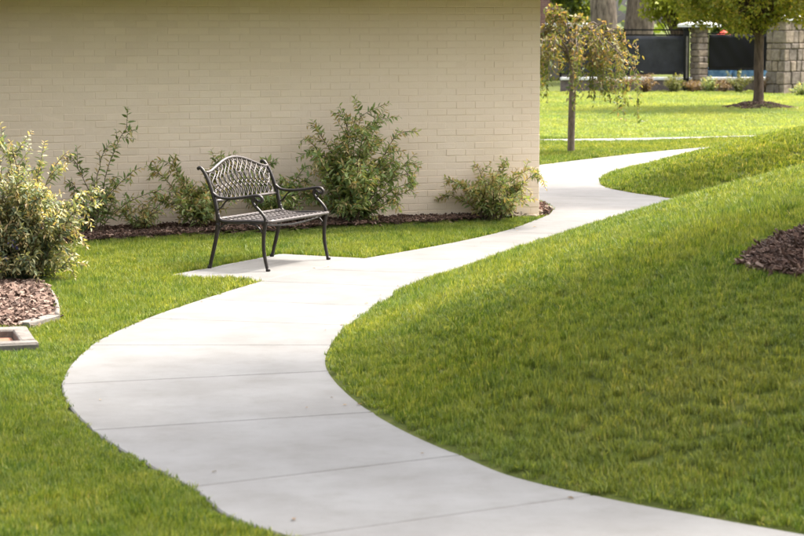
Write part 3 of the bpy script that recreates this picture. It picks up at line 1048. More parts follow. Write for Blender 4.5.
def build_shrubs():
    def wb(u, out):
        """a spot in the wall bed: under picture column u, out metres off the wall"""
        best = None
        for s in np.linspace(-0.3, 9, 900):
            p = wall_pt(s, out)
            uu = 402 + F_PX * p[0] / (p[1] * math.cos(PITCH) + CAM_H * math.sin(PITCH))
            if best is None or abs(uu - u) < best[0]:
                best = (abs(uu - u), p)
        p = best[1]
        return (float(p[0]), float(p[1]), tz(p[0], p[1]) - 0.01)
    # large bush right of the bench
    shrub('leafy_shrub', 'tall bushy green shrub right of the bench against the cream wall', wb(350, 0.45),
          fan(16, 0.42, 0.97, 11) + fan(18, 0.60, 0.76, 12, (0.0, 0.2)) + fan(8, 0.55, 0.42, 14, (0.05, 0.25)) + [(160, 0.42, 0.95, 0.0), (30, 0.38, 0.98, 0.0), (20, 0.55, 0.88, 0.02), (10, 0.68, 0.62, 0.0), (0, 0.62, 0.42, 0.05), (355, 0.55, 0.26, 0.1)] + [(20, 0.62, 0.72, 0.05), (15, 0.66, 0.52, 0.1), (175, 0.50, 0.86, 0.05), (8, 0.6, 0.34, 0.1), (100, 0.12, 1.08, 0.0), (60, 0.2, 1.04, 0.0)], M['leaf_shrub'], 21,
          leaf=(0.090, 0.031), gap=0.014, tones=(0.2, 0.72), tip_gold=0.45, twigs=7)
    # low bush at the corner
    shrub('leafy_shrub', 'low spreading shrub by the building corner where the path bends', wb(490, 0.30),
          fan(22, 0.42, 0.50, 13, (0.05, 0.3)) + [(178, 0.52, 0.46, 0.12), (165, 0.55, 0.28, 0.2), (10, 0.55, 0.55, 0.22), (20, 0.52, 0.36, 0.15), (0, 0.5, 0.5, 0.3), (150, 0.25, 0.60, 0.05), (40, 0.25, 0.62, 0.1)], M['leaf_olive'], 22,
          leaf=(0.080, 0.031), gap=0.013, tones=(0.25, 0.7), tip_gold=0.5, twigs=7)
    # bushes behind the bench
    shrub('leafy_shrub', 'yellowing green shrub behind the bench at its left end', wb(200, 0.42),
          fan(14, 0.45, 0.55, 15) + [(180, 0.5, 0.58, 0.15), (20, 0.42, 0.70, 0.1), (0, 0.6, 0.5, 0.2), (160, 0.3, 0.66, 0.1)], M['leaf_olive'], 23,
          leaf=(0.085, 0.031), gap=0.013, tones=(0.2, 0.65), tip_gold=0.5, twigs=8)
    shrub('leafy_shrub', 'green shrub seen through the bench back and under its right arm', wb(272, 0.40),
          fan(13, 0.5, 0.50, 16) + [(175, 0.35, 0.60, 0.1), (5, 0.45, 0.58, 0.25), (120, 0.2, 0.66, 0.1)], M['leaf_shrub'], 24,
          leaf=(0.085, 0.030), gap=0.013, tones=(0.2, 0.65), tip_gold=0.4, twigs=8)
    # tall thin twiggy shrub by the wall, left
    shrub('twiggy_shrub', 'thin open shrub with long bare arching shoots by the wall at left', wb(92, 0.45),
          [(20, 0.34, 0.98, 0.0), (12, 0.58, 0.60, 0.02), (30, 0.12, 0.80, 0.0), (170, 0.2, 0.72, 0.05), (5, 0.7, 0.42, 0.1), (60, 0.2, 0.55, 0.1), (140, 0.3, 0.5, 0.1)] + fan(7, 0.35, 0.42, 17), M['leaf_shrub'], 25,
          leaf=(0.088, 0.030), gap=0.018, tones=(0.15, 0.55), tip_gold=0.5, twigs=5)
    shrub('twiggy_shrub', 'small open shrub low between the twiggy shoots and the bench', wb(138, 0.40),
          fan(8, 0.32, 0.30, 18) + [(15, 0.42, 0.36, 0.1)], M['leaf_olive'], 26, leaf=(0.072, 0.023), gap=0.015, tones=(0.2, 0.7), tip_gold=0.5, twigs=6)
    # the big gold-tipped shrub in the near left bed
    x, y = at(28, 284)
    shrub('gold_tipped_shrub', 'large pale gold tipped shrub with small blue flowers in the left bed', (x - 0.05, y + 0.1, tz(x, y)),
          fan(28, 0.46, 0.88, 19) + fan(30, 0.58, 0.62, 20, (0.1, 0.4)) + fan(26, 0.44, 0.30, 33, (0.2, 0.7)) + [(25, 0.42, 1.0, 0.02), (5, 0.50, 0.72, 0.05), (170, 0.1, 1.02, 0.0), (150, 0.25, 1.04, 0.0)], M['leaf_gold'], 27,
          leaf=(0.070, 0.026), gap=0.0115, tones=(0.05, 0.78), tip_gold=0.3, twigs=9, flowers=0.02, start=0.06)
    shrub('gold_tipped_shrub', 'grey green shrub at the left picture edge beside the gold tipped one', (x - 0.75, y + 0.15, tz(x, y)),
          fan(22, 0.55, 0.98, 31) + fan(20, 0.6, 0.6, 32, (0.1, 0.4)) + fan(18, 0.5, 0.3, 34, (0.2, 0.7)), M['leaf_gold'], 28,
          leaf=(0.070, 0.026), gap=0.0125, tones=(0.0, 0.8), tip_gold=0.3, twigs=10, flowers=0.02)
build_shrubs()

# ------------------------------------------------------------------ trees
def tree(name, label, base, trunk_h, trunk_r, crown_c, crown_r, nclump, per, leaf, mat, bark, seed, group=None, simple=True, tones=(0.1, 0.9), clump_r=0.45, lean=(0, 0), forks=0, hole=0.0):
    r = np.random.default_rng(seed)
    root = empty(name, base)
    tag(root, label, 'tree', group)
    g = Geo()
    top = np.array([lean[0], lean[1], trunk_h])
    P = catmull([(0, 0, -0.1), (lean[0] * 0.1, lean[1] * 0.1, trunk_h * 0.12), (lean[0] * 0.45 + r.normal(0, 0.02), lean[1] * 0.45, trunk_h * 0.55), top], 6)
    rad = np.interp(np.linspace(0, 1, len(P)), [0, 0.06, 0.16, 1], [trunk_r * 1.55, trunk_r * 1.3, trunk_r, trunk_r * 0.72])
    tube(g, P, rad, 14)
    VV = g.v[-1].reshape(len(P), 14, 3)
    ph = r.uniform(0, 6.28, 3)
    for i in range(len(P)):
        t = i / (len(P) - 1)
        for q in range(14):
            a = 2 * math.pi * q / 14
            m = 1 + 0.10 * math.sin(3 * a + ph[0] + 2 * t) + 0.06 * math.sin(5 * a + ph[1] - 3 * t) + 0.05 * math.sin(t * 17 + ph[2] + a) + 0.18 * max(0, 0.12 - t) / 0.12 * math.sin(4 * a + ph[2])
            VV[i, q] = P[i] + (VV[i, q] - P[i]) * m
    g.v[-1] = VV.reshape(-1, 3)
    trunk = g.build('trunk', bark, root, True)
    lv = Leaves(simple)
    gl = Geo()
    cc = np.array(crown_c); cr = np.array(crown_r)
    for i in range(nclump):
        d = unit(r.normal(0, 1, 3)); rho = r.uniform(0.25 + hole, 1.0) ** 0.5
        c = cc + d * cr * rho
        st_t = r.uniform(0.58, 1.0)
        p0 = np.array([np.interp(st_t, np.linspace(0, 1, len(P)), P[:, k]) for k in range(3)])
        mid = (p0 + c) / 2 + np.array([0, 0, 0.12 * np.linalg.norm(c - p0)])
        B = catmull([p0, mid, c], 4)
        r0 = trunk_r * 0.32 * r.uniform(0.6, 1.1)
        tube(gl, B, np.linspace(r0, r0 * 0.18, len(B)), 5, cap=False)
        depth = 1 - rho
        for k in range(per):
            o = r.normal(0, 1, 3); o = unit(o) * clump_r * r.uniform(0.1, 1.0) ** 0.6 * np.array([1, 1, 0.72])
            p = c + o
            ln = leaf[0] * r.uniform(0.6, 1.2)
            lv.add(p, r.normal(0, 1, 3) + np.array([0, 0, -0.35]), np.array([0, 0, 0.9]) + r.normal(0, 0.6, 3), ln, ln * leaf[1] / leaf[0] * r.uniform(0.8, 1.2),
                   np.clip(r.normal(tones[0] + (tones[1] - tones[0]) * r.random(), 0.12), 0, 1))
    tag(gl.build('limbs', bark, root, True), kind='stuff')
    lv.build('crown', mat, root)
    return root

def build_trees():
    # weeping tree by the corner
    x, y = at(571, 152.5)
    root = empty('weeping_tree', (x, y, tz(x, y)))
    tag(root, 'small weeping tree with rusty drooping leaves beyond the building corner', 'tree')
    r = np.random.default_rng(40)
    g = Geo()
    P = catmull([(0, 0, -0.05), (0.0, 0, 0.06), (0.005, 0.0, 0.5), (0.015, 0, 1.0), (0.01, 0, 1.42)], 6)
    tube(g, P, np.interp(np.linspace(0, 1, len(P)), [0, 0.05, 0.12, 1], [0.105, 0.08, 0.058, 0.05]), 10)
    g.build('trunk', M['bark_pale'], root, True)
    gl = Geo(); lv = Leaves(False)
    top = np.array([0.01, 0, 1.36])
    def hang(Q, gap, n=2):
        tube(gl, Q, np.linspace(0.008, 0.0025, len(Q)), 5, cap=False)
        cum = np.concatenate([[0], np.cumsum(np.linalg.norm(np.diff(Q, axis=0), axis=1))])
        d = 0.12 * cum[-1]
        while d < cum[-1]:
            p = np.array([np.interp(d, cum, Q[:, k]) for k in range(3)])
            for _ in range(n):
                ln = r.uniform(0.05, 0.09)
                lv.add(p + r.normal(0, 0.03, 3), r.normal(0, 0.75, 3) + np.array([0, 0, -0.7]), r.normal(0, 0.6, 3) + np.array([0, 0, 0.7]), ln, ln * 0.45, np.clip(r.normal(0.30 + 0.28 * (p[2] > 1.3), 0.24), 0, 1))
            d += gap * r.uniform(0.5, 1.5)
    limbs = [(0, 1.0, 0.42, 0.15), (25, 0.8, 0.50, 0.25), (340, 0.85, 0.34, 0.1), (60, 0.7, 0.4, 0.2), (100, 0.6, 0.5, 0.2), (140, 0.65, 0.36, 0.15), (175, 0.62, 0.5, 0.2), (200, 0.72, 0.3, 0.1),
             (235, 0.6, 0.46, 0.2), (270, 0.7, 0.36, 0.15), (305, 0.75, 0.52, 0.25), (10, 0.55, 0.62, 0.35), (190, 0.4, 0.6, 0.3), (320, 1.02, 0.22, 0.0), (350, 0.6, 0.18, 0.0)]
    for az_, reach, rise, end in limbs:
        a_ = R_(az_ + r.normal(0, 8)); dx, dy = math.cos(a_), math.sin(a_)
        st = top + np.array([0, 0, r.uniform(-0.12, 0.10)])
        Lm = catmull([st, st + (dx * reach * 0.3, dy * reach * 0.3, rise * 0.8), st + (dx * reach * 0.65, dy * reach * 0.65, rise), st + (dx * reach, dy * reach, end)], 6)
        Lm = Lm + np.cumsum(r.normal(0, 0.008, Lm.shape), 0)
        tube(gl, Lm, np.linspace(0.02, 0.006, len(Lm)), 6, cap=False)
        for k in range(8):
            q = r.uniform(0.22, 1.0) ** 0.8
            p0 = Lm[int(q * (len(Lm) - 1))]
            fall = r.uniform(0.15, 0.45 + 0.55 * q * (0.4 + reach * 0.6)) * (1.5 if r.random() < (0.3 if dx > 0.4 else 0.12) else 1.0)
            o = np.array([dx * r.uniform(0.03, 0.2) + r.normal(0, 0.07), dy * r.uniform(0.03, 0.2) + r.normal(0, 0.07), 0])
            hang(catmull([p0, p0 + o * 0.5 + (0, 0, 0.04), p0 + o * 0.9 + (0, 0, -fall * 0.4), p0 + o * 1.1 + r.normal(0, 0.03, 3) + (0, 0, -fall)], 5), 0.034)
    # a crooked top shoot leaning left
    Q = catmull([top, top + (-0.05, 0, 0.40), top + (-0.12, 0, 0.72), top + (-0.32, 0, 0.80), top + (-0.36, 0.0, 0.66)], 6)
    Q2 = catmull([top, top + (0.04, 0, 0.40), top + (0.06, 0, 0.66), top + (0.20, 0, 0.60)], 6)
    for QQ in (Q, Q2):
        tube(gl, QQ, np.linspace(0.014, 0.004, len(QQ)), 5, cap=False)
        for p in QQ[5:]:
            for _ in range(7):
                ln = r.uniform(0.055, 0.10)
                lv.add(p + r.normal(0, 0.04, 3), r.normal(0, 0.8, 3) + np.array([0, 0, -0.4]), r.normal(0, 0.6, 3) + np.array([0, 0, 0.8]), ln, ln * 0.45, np.clip(r.normal(0.6, 0.25), 0, 1))
    tag(gl.build('limbs', M['bark_pale'], root, True), kind='stuff')
    lv.build('crown', M['leaf_weep'], root)

    # lawn tree in front of the stone pillars
    tree('lawn_tree', 'round crowned tree with brown trunk in mulch on the far lawn', (T2[0], T2[1], tz(T2[0], T2[1]) - 0.03), 3.2, 0.115, (-0.1, -0.1, 2.98), (2.3, 1.8, 1.45), 240, 170, (0.09, 0.055), M['leaf_tree'], M['bark'], 41, clump_r=0.34, lean=(0.03, 0.0), tones=(0.25, 1.0))
    # tree standing in the mulch at the right edge, above the picture
    tree('berm_tree', 'tree on the near grassy mound, its trunk just outside the picture at right', (MUL_C[0] + 0.05, MUL_C[1], tz(MUL_C[0], MUL_C[1]) - 0.03), 6.2, 0.13, (1.2, 1.0, 5.7), (3.5, 2.9, 2.5), 135, 120, (0.13, 0.085), M['leaf_tree'], M['bark'], 42, clump_r=0.62)
    tree('shade_tree', 'tall tree right of the near mound, outside the picture', (6.3, 13.6, tz(6.3, 13.6) - 0.03), 5.4, 0.15, (-0.1, 0.0, 6.6), (2.0, 1.8, 1.8), 110, 240, (0.13, 0.085), M['leaf_tree'], M['bark'], 52, clump_r=0.62)
    tree('mound_tree', 'tree on the second grassy mound, outside the picture at right', (6.1, 27.3, tz(6.1, 27.3) - 0.03), 4.4, 0.11, (-0.2, -0.1, 5.2), (1.7, 1.6, 1.5), 70, 150, (0.12, 0.08), M['leaf_tree'], M['bark'], 49, clump_r=0.45)
    tree('added_evergreen', 'unseen dark evergreen tree added to shade the left end of the brick wall', (-5.75, 19.3, -0.03), 3.6, 0.13, (0, 0, 2.6), (1.35, 1.35, 2.5), 150, 140, (0.12, 0.05), M['leaf_dark'], M['bark'], 53, clump_r=0.42)  # unseen, added to darken the left end of the wall
    # big old trunks and trees behind the fence
    def bt(u, v, Y):
        return ((u - 402) / F_PX * Y, Y, 0.13)
    tree('old_tree', 'thick brown trunk left of the two behind the black fence', bt(604, 0, 66), 4.2, 0.42, (-0.3, 1.5, 6.8), (2.6, 2.2, 1.6), 40, 90, (0.20, 0.12), M['leaf_far'], M['bark_grey'], 43, group='trees behind the fence', clump_r=0.7, lean=(-0.2, 0))
    tree('old_tree', 'thick pale grey trunk right of the two behind the black fence', bt(633, 0, 67), 4.4, 0.50, (0.6, 1.8, 7.0), (2.6, 2.2, 1.6), 40, 90, (0.20, 0.12), M['leaf_far'], M['bark_grey'], 44, group='trees behind the fence', clump_r=0.7, lean=(0.45, 0))
    tree('leafy_tree', 'yellow green leafy tree behind the fence left of the white capped pillar', bt(676, 0, 63), 1.5, 0.12, (0, 0, 2.55), (0.95, 0.8, 0.85), 70, 110, (0.14, 0.095), M['leaf_far'], M['bark'], 45, group='trees behind the fence', clump_r=0.34, tones=(0.7, 1.0))
    tree('leafy_tree', 'dark leafy tree behind the fence right of the white capped pillar', bt(735, 0, 72), 1.6, 0.18, (0, 0, 3.0), (2.2, 1.4, 1.9), 100, 110, (0.17, 0.11), M['leaf_far'], M['bark'], 46, group='trees behind the fence', clump_r=0.5, tones=(0.0, 0.6))
    tree('leafy_tree', 'leafy tree behind the stone pillar at the right edge', bt(815, 0, 70), 1.6, 0.18, (0, 0, 3.0), (2.0, 1.4, 1.7), 90, 110, (0.17, 0.11), M['leaf_far'], M['bark'], 47, group='trees behind the fence', clump_r=0.5, tones=(0.1, 0.8))
    tree('leafy_tree', 'bushy green tree in front of the red brick house', bt(576, 0, 71), 1.2, 0.1, (0, 0, 2.3), (0.7, 0.7, 1.1), 45, 90, (0.15, 0.10), M['leaf_far'], M['bark'], 48, group='trees behind the fence', clump_r=0.32, tones=(0.1, 0.8))
build_trees()

# ------------------------------------------------------------------ distant wood that closes the view
def build_wood():
    r = np.random.default_rng(50)
    lv = Leaves(True)
    for i in range(240):
        x = r.uniform(-20, 45); y = r.uniform(88, 100); z = r.uniform(0.2, 9)
        for k in range(60):
            p = np.array([x, y, z]) + r.normal(0, 0.8, 3)
            p[2] = max(p[2], 0.15)
            ln = r.uniform(0.3, 0.6)
            lv.add(p, r.normal(0, 1, 3), r.normal(0, 0.7, 3) + np.array([0, -0.3, 0.6]), ln, ln * 0.65, np.clip(r.normal(0.25, 0.2), 0, 1))
    o = lv.build('distant_wood', M['leaf_far'])
    tag(o, 'dark green wood far behind the fence', 'wood', kind='stuff')
build_wood()

def build_belt():
    """unseen belt of trees behind the camera, added to block the low sky"""
    r = np.random.default_rng(51)
    lv = Leaves(True)
    for i in range(420):
        a = r.uniform(R_(150), R_(390))
        rad = r.uniform(24, 30)
        c = np.array([rad * math.cos(a), 8 + rad * math.sin(a), r.uniform(0.4, 9.5)])
        for k in range(70):
            p = c + r.normal(0, 0.9, 3); p[2] = max(p[2], 0.1)
            ln = r.uniform(0.4, 0.75)
            lv.add(p, r.normal(0, 1, 3), r.normal(0, 0.7, 3) + np.array([0, 0, 0.5]), ln, ln * 0.65, np.clip(r.normal(0.2, 0.2), 0, 1))
    o = lv.build('sky_blocking_belt', M['leaf_far'])  # added foliage, keeps low sky light off the top of the wall
    tag(o, 'unseen belt of dark green trees behind the photographer, added to block the low sky', 'wood', kind='stuff')
build_belt()

# ------------------------------------------------------------------ fence, pillars, low wall
def stone_pillar(label, base, rz, wx, wy, h, course, cap, seed):
    r = random.Random(seed)
    root = empty('stone_pillar', base, rz)
    tag(root, label, 'pillar', 'stone pillars of the fence')
    v, f = box_v(-wx / 2 + 0.03, wx / 2 - 0.03, -wy / 2 + 0.03, wy / 2 - 0.03, -0.1, h)
    core = link_mesh('core', v, f, M['stone_mortar'], root)
    z = -0.08
    while z < h - 0.03:
        ch = course * r.uniform(0.6, 1.35)
        if z + ch > h - 0.05: ch = h - z
        for side in range(4):
            L = wx if side % 2 == 0 else wy
            D = wy if side % 2 == 0 else wx
            s = -L / 2
            while s < L / 2 - 0.01:
                ln = r.uniform(0.16, 0.36)
                if L / 2 - s - ln < 0.1: ln = L / 2 - s
                pr = r.uniform(-0.012, 0.022)
                o = bevel_box('stone', s + 0.007, s + ln - 0.007, -D / 2 - pr, -D / 2 + 0.05, z + 0.007, z + ch - 0.007, M['stone'], core, 0.018, 1, 0.006)
                o.rotation_euler = (0, 0, side * math.pi / 2)
                s += ln
        z += ch
    cw = cap
    V = [(-cw, -cw, h), (cw, -cw, h), (cw, cw, h), (-cw, cw, h), (-cw, -cw, h + 0.07), (cw, -cw, h + 0.07), (cw, cw, h + 0.07), (-cw, cw, h + 0.07), (0, 0, h + 0.20)]
    if wx != wy:
        V = [(q[0] * wx / wy, q[1], q[2]) for q in V]
    link_mesh('cap', V, [(3, 2, 1, 0), (0, 1, 5, 4), (1, 2, 6, 5), (2, 3, 7, 6), (3, 0, 4, 7), (4, 5, 8), (5, 6, 8), (6, 7, 8), (7, 4, 8)], M['white'], root)
    return root

def build_fence():
    Y = 59.0
    X = lambda u, y=Y: (u - 402) / F_PX * y
    g0 = 0.13
    stone_pillar('slim stone pillar with a wide white cap between the two black panels', (X(697), Y - 0.1, g0), R_(38), 0.34, 0.34, 1.69, 0.17, 0.40, 1)
    yr = 57.0
    stone_pillar('broad sunlit stone pillar cut off by the right picture edge', ((783 - 402) / F_PX * yr + 0.6 * math.cos(R_(42)) - 0.3 * math.sin(R_(42)), yr + 0.6 * math.sin(R_(42)) + 0.3 * math.cos(R_(42)), g0), R_(42), 1.2, 0.6, 1.86, 0.24, 0.36, 2)
    # low wall with coping
    lw = empty('low_wall', (X(560), Y, g0))
    tag(lw, 'low dark wall with pale coping under the black fence panels', 'wall')
    v, f = box_v(0, X(775) - X(560), -0.12, 0.12, -0.1, 0.30)
    link_mesh('wall_body', v, f, M['lowwall'], lw)
    x = 0.0; Lt = X(775) - X(560)
    while x < Lt - 0.05:
        e = min(x + 0.92, Lt)
        bevel_box('coping_stone', x + 0.004, e - 0.004, -0.17, 0.17, 0.301, 0.375, M['white'], lw, 0.012)
        x = e
    # panels
    def panel(u0, u1, label, z0, z1, rail, cloth='screen'):
        p = empty('fence_panel', (X(u0), Y, g0 + 0.375))
        tag(p, label, 'fence', 'black fence panels')
        Lp = X(u1) - X(u0)
        v, f = box_v(0.03, Lp - 0.03, -0.012, 0.012, z0, z1)
        # gently billowed screen cloth
        nx, nz = 40, 10
        V = []; Fq = []
        rr = np.random.default_rng(int(u0))
        for j in range(nz + 1):
            for i in range(nx + 1):
                xx = 0.03 + (Lp - 0.06) * i / nx; zz = z0 + (z1 - z0) * j / nz
                V.append((xx, 0.018 * math.sin(xx * 5.1) * math.sin(math.pi * j / nz) + 0.006 * math.sin(xx * 17 + j), zz))
        for j in range(nz):
            for i in range(nx):
                a = j * (nx + 1) + i
                Fq.append((a, a + 1, a + nx + 2, a + nx + 1))
        o = link_mesh('screen_cloth', V, Fq, M[cloth], p, True)
        sm = o.modifiers.new('thick', 'SOLIDIFY'); sm.thickness = 0.006
        for zz in ((z1 + rail, ) if rail else ()) + (z1 + 0.005, z0 - 0.02):
            v, f = box_v(0, Lp, 0.03, 0.07, zz, zz + 0.04)
            link_mesh('rail', v, f, M['black'], p)
        npost = 3
        for i in range(npost):
            xx = Lp * i / (npost - 1)
            v, f = box_v(xx - 0.035, xx + 0.035, 0.075, 0.145, 0.0, z1 + (rail or 0.0) + 0.06)
            link_mesh('post', v, f, M['black'], p)
        return p
    panel(560, 686, 'dark grey cloth screened fence panel left of the white capped pillar', 0.09, 1.08, 0.14)
    panel(706, 770, 'black screened fence panel between the stone pillars', 0.20, 1.12, 0.0, 'black')
    # gate post beside the pillar
    gp = empty('gate_post', (X(684), Y - 0.22, g0 + 0.0))
    tag(gp, 'black metal post standing left of the white capped pillar', 'post')
    v, f = box_v(-0.075, 0.075, -0.05, 0.05, -0.05, 1.60); link_mesh('post', v, f, M['black'], gp)
    bevel_box('post_cap', -0.1, 0.1, -0.07, 0.07, 1.601, 1.68, M['black'], gp, 0.02)
    v, f = box_v(-0.012, 0.03, -0.062, -0.051, 0.35, 1.45); link_mesh('post_strip', v, f, M['rough_concrete'], gp)
    # blue cover behind the right panel
    t = empty('blue_cover', (X(738), Y + 0.9, g0))
    tag(t, 'strip of blue pool cover showing under the right black fence panel', 'cover')
    for i, (a, b) in enumerate(((-0.9, -0.1), (-0.06, 0.85))):
        bevel_box('cover_fold', a, b, -0.25, 0.25, 0.0, 0.60 + 0.02 * i, M['blue'], t, 0.05, 2, 0.01)
    # red parasol behind
    p = empty('red_parasol', (X(722, 64), 64.0, g0 - 0.15))
    tag(p, 'red parasol glimpsed above the right black fence panel', 'parasol')
    g = Geo(); tube(g, [(0, 0, 0), (0, 0, 1.0), (0, 0, 1.72)], 0.025, 8); g.build('pole', M['black'], p, True)
    V = [(0, 0, 1.74)]
    for k in range(12):
        a = 2 * math.pi * k / 12
        V.append((0.42 * math.cos(a), 0.42 * math.sin(a), 1.48 - (0.03 if k % 2 else 0)))
    o = link_mesh('canopy', V, [(0, k + 1, (k + 1) % 12 + 1) for k in range(12)], M['red'], p)
    sm = o.modifiers.new('thick', 'SOLIDIFY'); sm.thickness = 0.01
    # far brick house with a bright ledge
    yh = 74.0
    h = empty('red_brick_house', ((500 - 402) / F_PX * yh, yh, g0))
    tag(h, 'far red brown brick house glimpsed past the wall corner', 'house')
    Xh = lambda u: (u - 500) / F_PX * yh
    v, f = box_v(-6, Xh(566), 0, 6, -0.1, 4.2); link_mesh('wall', v, f, M['redbrick'], h)
    v, f = box_v(Xh(566) + 0.004, Xh(592), 0.4, 6, -0.1, 4.2); w = link_mesh('side_wing', v, f, M['rough_concrete'], h)
    v, f = box_v(Xh(569), Xh(589), 0.36, 0.398, 1.2, 3.6); link_mesh('window', v, f, M['glass'], w)
    V = [(-6.4, -0.5, 4.2), (Xh(592) + 0.4, -0.5, 4.2), (Xh(592) + 0.4, 6.5, 4.2), (-6.4, 6.5, 4.2), (-3, 3, 5.8), (Xh(592) - 2, 3, 5.8)]
    link_mesh('roof', V, [(0, 1, 5, 4), (2, 3, 4, 5), (3, 0, 4), (1, 2, 5), (3, 2, 1, 0)], M['roof'], h)
    k = empty('white_wall', ((546 - 402) / F_PX * 70, 70.0, g0))
    tag(k, 'bright white garden wall behind the weeping tree', 'wall')
    v, f = box_v(0, (588 - 546) / F_PX * 70, 0, 0.3, -0.1, 1.62); link_mesh('wall_body', v, f, M['rough_concrete'], k)
    bevel_box('coping_stone', -0.05, (588 - 546) / F_PX * 70 + 0.05, -0.12, 0.42, 1.621, 1.78, M['white'], k, 0.02)
build_fence()

def build_border():
    Y = 57.6
    specs = [(606, 0.45, 0.40, 'leaf_rust', 'rusty brown border plant left, under the dark grey fence panel'),
             (625, 0.42, 0.42, 'leaf_rust', 'tan border plant below the middle of the dark grey fence panel'),
             (645, 0.45, 0.45, 'leaf_rust', 'reddish brown border plant beside the round yellow green one'),
             (673, 0.42, 0.36, 'leaf_bed', 'round yellow green border plant left of the white capped pillar'),
             (693, 0.30, 0.30, 'leaf_rust', 'small brown border plant at the foot of the white capped pillar'),
             (708, 0.40, 0.32, 'leaf_shrub', 'dark green border plant right of the white capped pillar'),
             (722, 0.34, 0.28, 'leaf_rust', 'small tan border plant left of the pale round one'),
             (738, 0.50, 0.46, 'leaf_bed', 'pale yellow green border plant left of the lawn tree trunk'),
             (766, 0.46, 0.40, 'leaf_rust', 'orange brown border plant right of the lawn tree trunk'),
             (800, 0.34, 0.34, 'leaf_shrub', 'small green plant at the foot of the right stone pillar')]
    for i, (u, h, w, mt, lab) in enumerate(specs):
        y = Y if i < 9 else 55.6
        x = (u - 402) / F_PX * y
        shrub('border_plant', lab, (x, y, tz(x, y) - 0.02), fan(16, w, h * 1.15, 60 + i), M[mt], 80 + i, leaf=(0.075, 0.035), gap=0.022, tones=(0.2, 0.85), tip_gold=0.2, twigs=4, cat='plant', group='plants in the far border', start=0.1)
build_border()

# ------------------------------------------------------------------ beds, edging, utility box
def bed_sheet(name, poly, lift, label):
    bm = bmesh.new()
    vs = [bm.verts.new((p[0], p[1], 0)) for p in poly]
    bm.faces.new(vs)
    bmesh.ops.triangulate(bm, faces=bm.faces[:])
    bmesh.ops.subdivide_edges(bm, edges=[e for e in bm.edges if e.calc_length() > 0.5], cuts=2)
    co = np.array([tuple(v.co) for v in bm.verts])
    z = terrain(co[:, 0], co[:, 1])
    for v, q in zip(bm.verts, z): v.co.z = q + lift
    bmesh.ops.recalc_face_normals(bm, faces=bm.faces[:])
    if sum(f.normal.z for f in bm.faces) < 0:
        bmesh.ops.reverse_faces(bm, faces=bm.faces[:])
    o = link_bm(name, bm, M['bed'])
    tag(o, kind='structure')
    return o
bed_sheet('wall_bed', WALL_BED, 0.004, None)
bed_sheet('shrub_bed', LEFT_BED, 0.006, None)
circ = lambda c, rad, n=28, s=0: np.array([(c[0] + rad * math.cos(t) * (1 + 0.05 * math.sin(3 * t + s)), c[1] + rad * math.sin(t) * (1 + 0.05 * math.sin(3 * t + s))) for t in np.linspace(0, 2 * math.pi, n, endpoint=False)])
MUL_POLY = circ(MUL_C, MUL_R); T2_POLY = circ(T2, T2_R, 28, 2)

def chips_source(name, mat, n, ln, wd, th, seed):
    coll = bpy.data.collections.new(name)
    r = random.Random(seed)
    for i in range(n):
        bm = bmesh.new()
        l, w, t = ln * r.uniform(0.6, 1.3), wd * r.uniform(0.6, 1.3), th * r.uniform(0.7, 1.3)
        v, f = box_v(-l / 2, l / 2, -w / 2, w / 2, -t / 2, t / 2)
        v = [(p[0] * r.uniform(0.6, 1.1), p[1] * r.uniform(0.5, 1.2), p[2] + r.uniform(-t, t) * 0.4) for p in v]
        bv = [bm.verts.new(p) for p in v]
        for fc in f: bm.faces.new([bv[k] for k in fc])
        me = bpy.data.meshes.new('wood_chip'); bm.normal_update(); bm.to_mesh(me); bm.free()
        me.materials.append(mat)
        coll.objects.link(bpy.data.objects.new('wood_chip', me))
    return coll

def scatter_chips(name, poly, dens, coll, ncoll, label, seed, lift=0.012, tilt=0.35, jitter_out=0.03):
    r = np.random.default_rng(seed)
    lo, hi = poly.min(0), poly.max(0)
    n = int((hi[0] - lo[0]) * (hi[1] - lo[1]) * dens)
    X = r.uniform(lo[0], hi[0], n); Y = r.uniform(lo[1], hi[1], n)
    k = in_poly(X, Y, poly)
    X, Y = X[k] + r.normal(0, jitter_out, k.sum()), Y[k] + r.normal(0, jitter_out, k.sum())
    bad = in_poly(X, Y, PATH_POLY)
    X, Y = X[~bad], Y[~bad]
    Z = terrain(X, Y) + lift + r.uniform(-0.004, 0.016, len(X))
    n = len(X)
    o = scatter(name, np.stack([X, Y, Z], 1), np.stack([r.normal(0, tilt, n), r.normal(0, tilt, n), r.uniform(0, 6.283, n)], 1),
                np.repeat(r.uniform(0.6, 1.35, n)[:, None], 3, 1), r.integers(0, ncoll, n), coll)
    tag(o, label, 'mulch', kind='stuff')
    return o

def build_mulch():
    dark = chips_source('dark_chips', M['mulch_dark'], 8, 0.05, 0.014, 0.008, 1)
    pink = chips_source('pink_chips', M['mulch_pink'], 8, 0.055, 0.024, 0.008, 2)
    needles = chips_source('bark_shreds', M['mulch_dark'], 8, 0.075, 0.009, 0.006, 3)
    WB = WALL_BED[(WALL_BED[:, 0] > -20)]
    scatter_chips('wall_bed_mulch', WB, 1300, dark, 8, 'dark brown mulch along the foot of the brick wall', 4)
    scatter_chips('shrub_bed_mulch', LEFT_BED, 2000, pink, 8, 'pinkish wood chip mulch in the near left bed', 5, jitter_out=0.02)
    scatter_chips('berm_mulch', MUL_POLY, 7000, needles, 8, 'dark shredded bark mulch on the right mound', 6, tilt=0.45)
    scatter_chips('lawn_tree_mulch', T2_POLY, 900, dark, 8, 'brown mulch ring round the far lawn tree', 7, lift=0.02)
build_mulch()

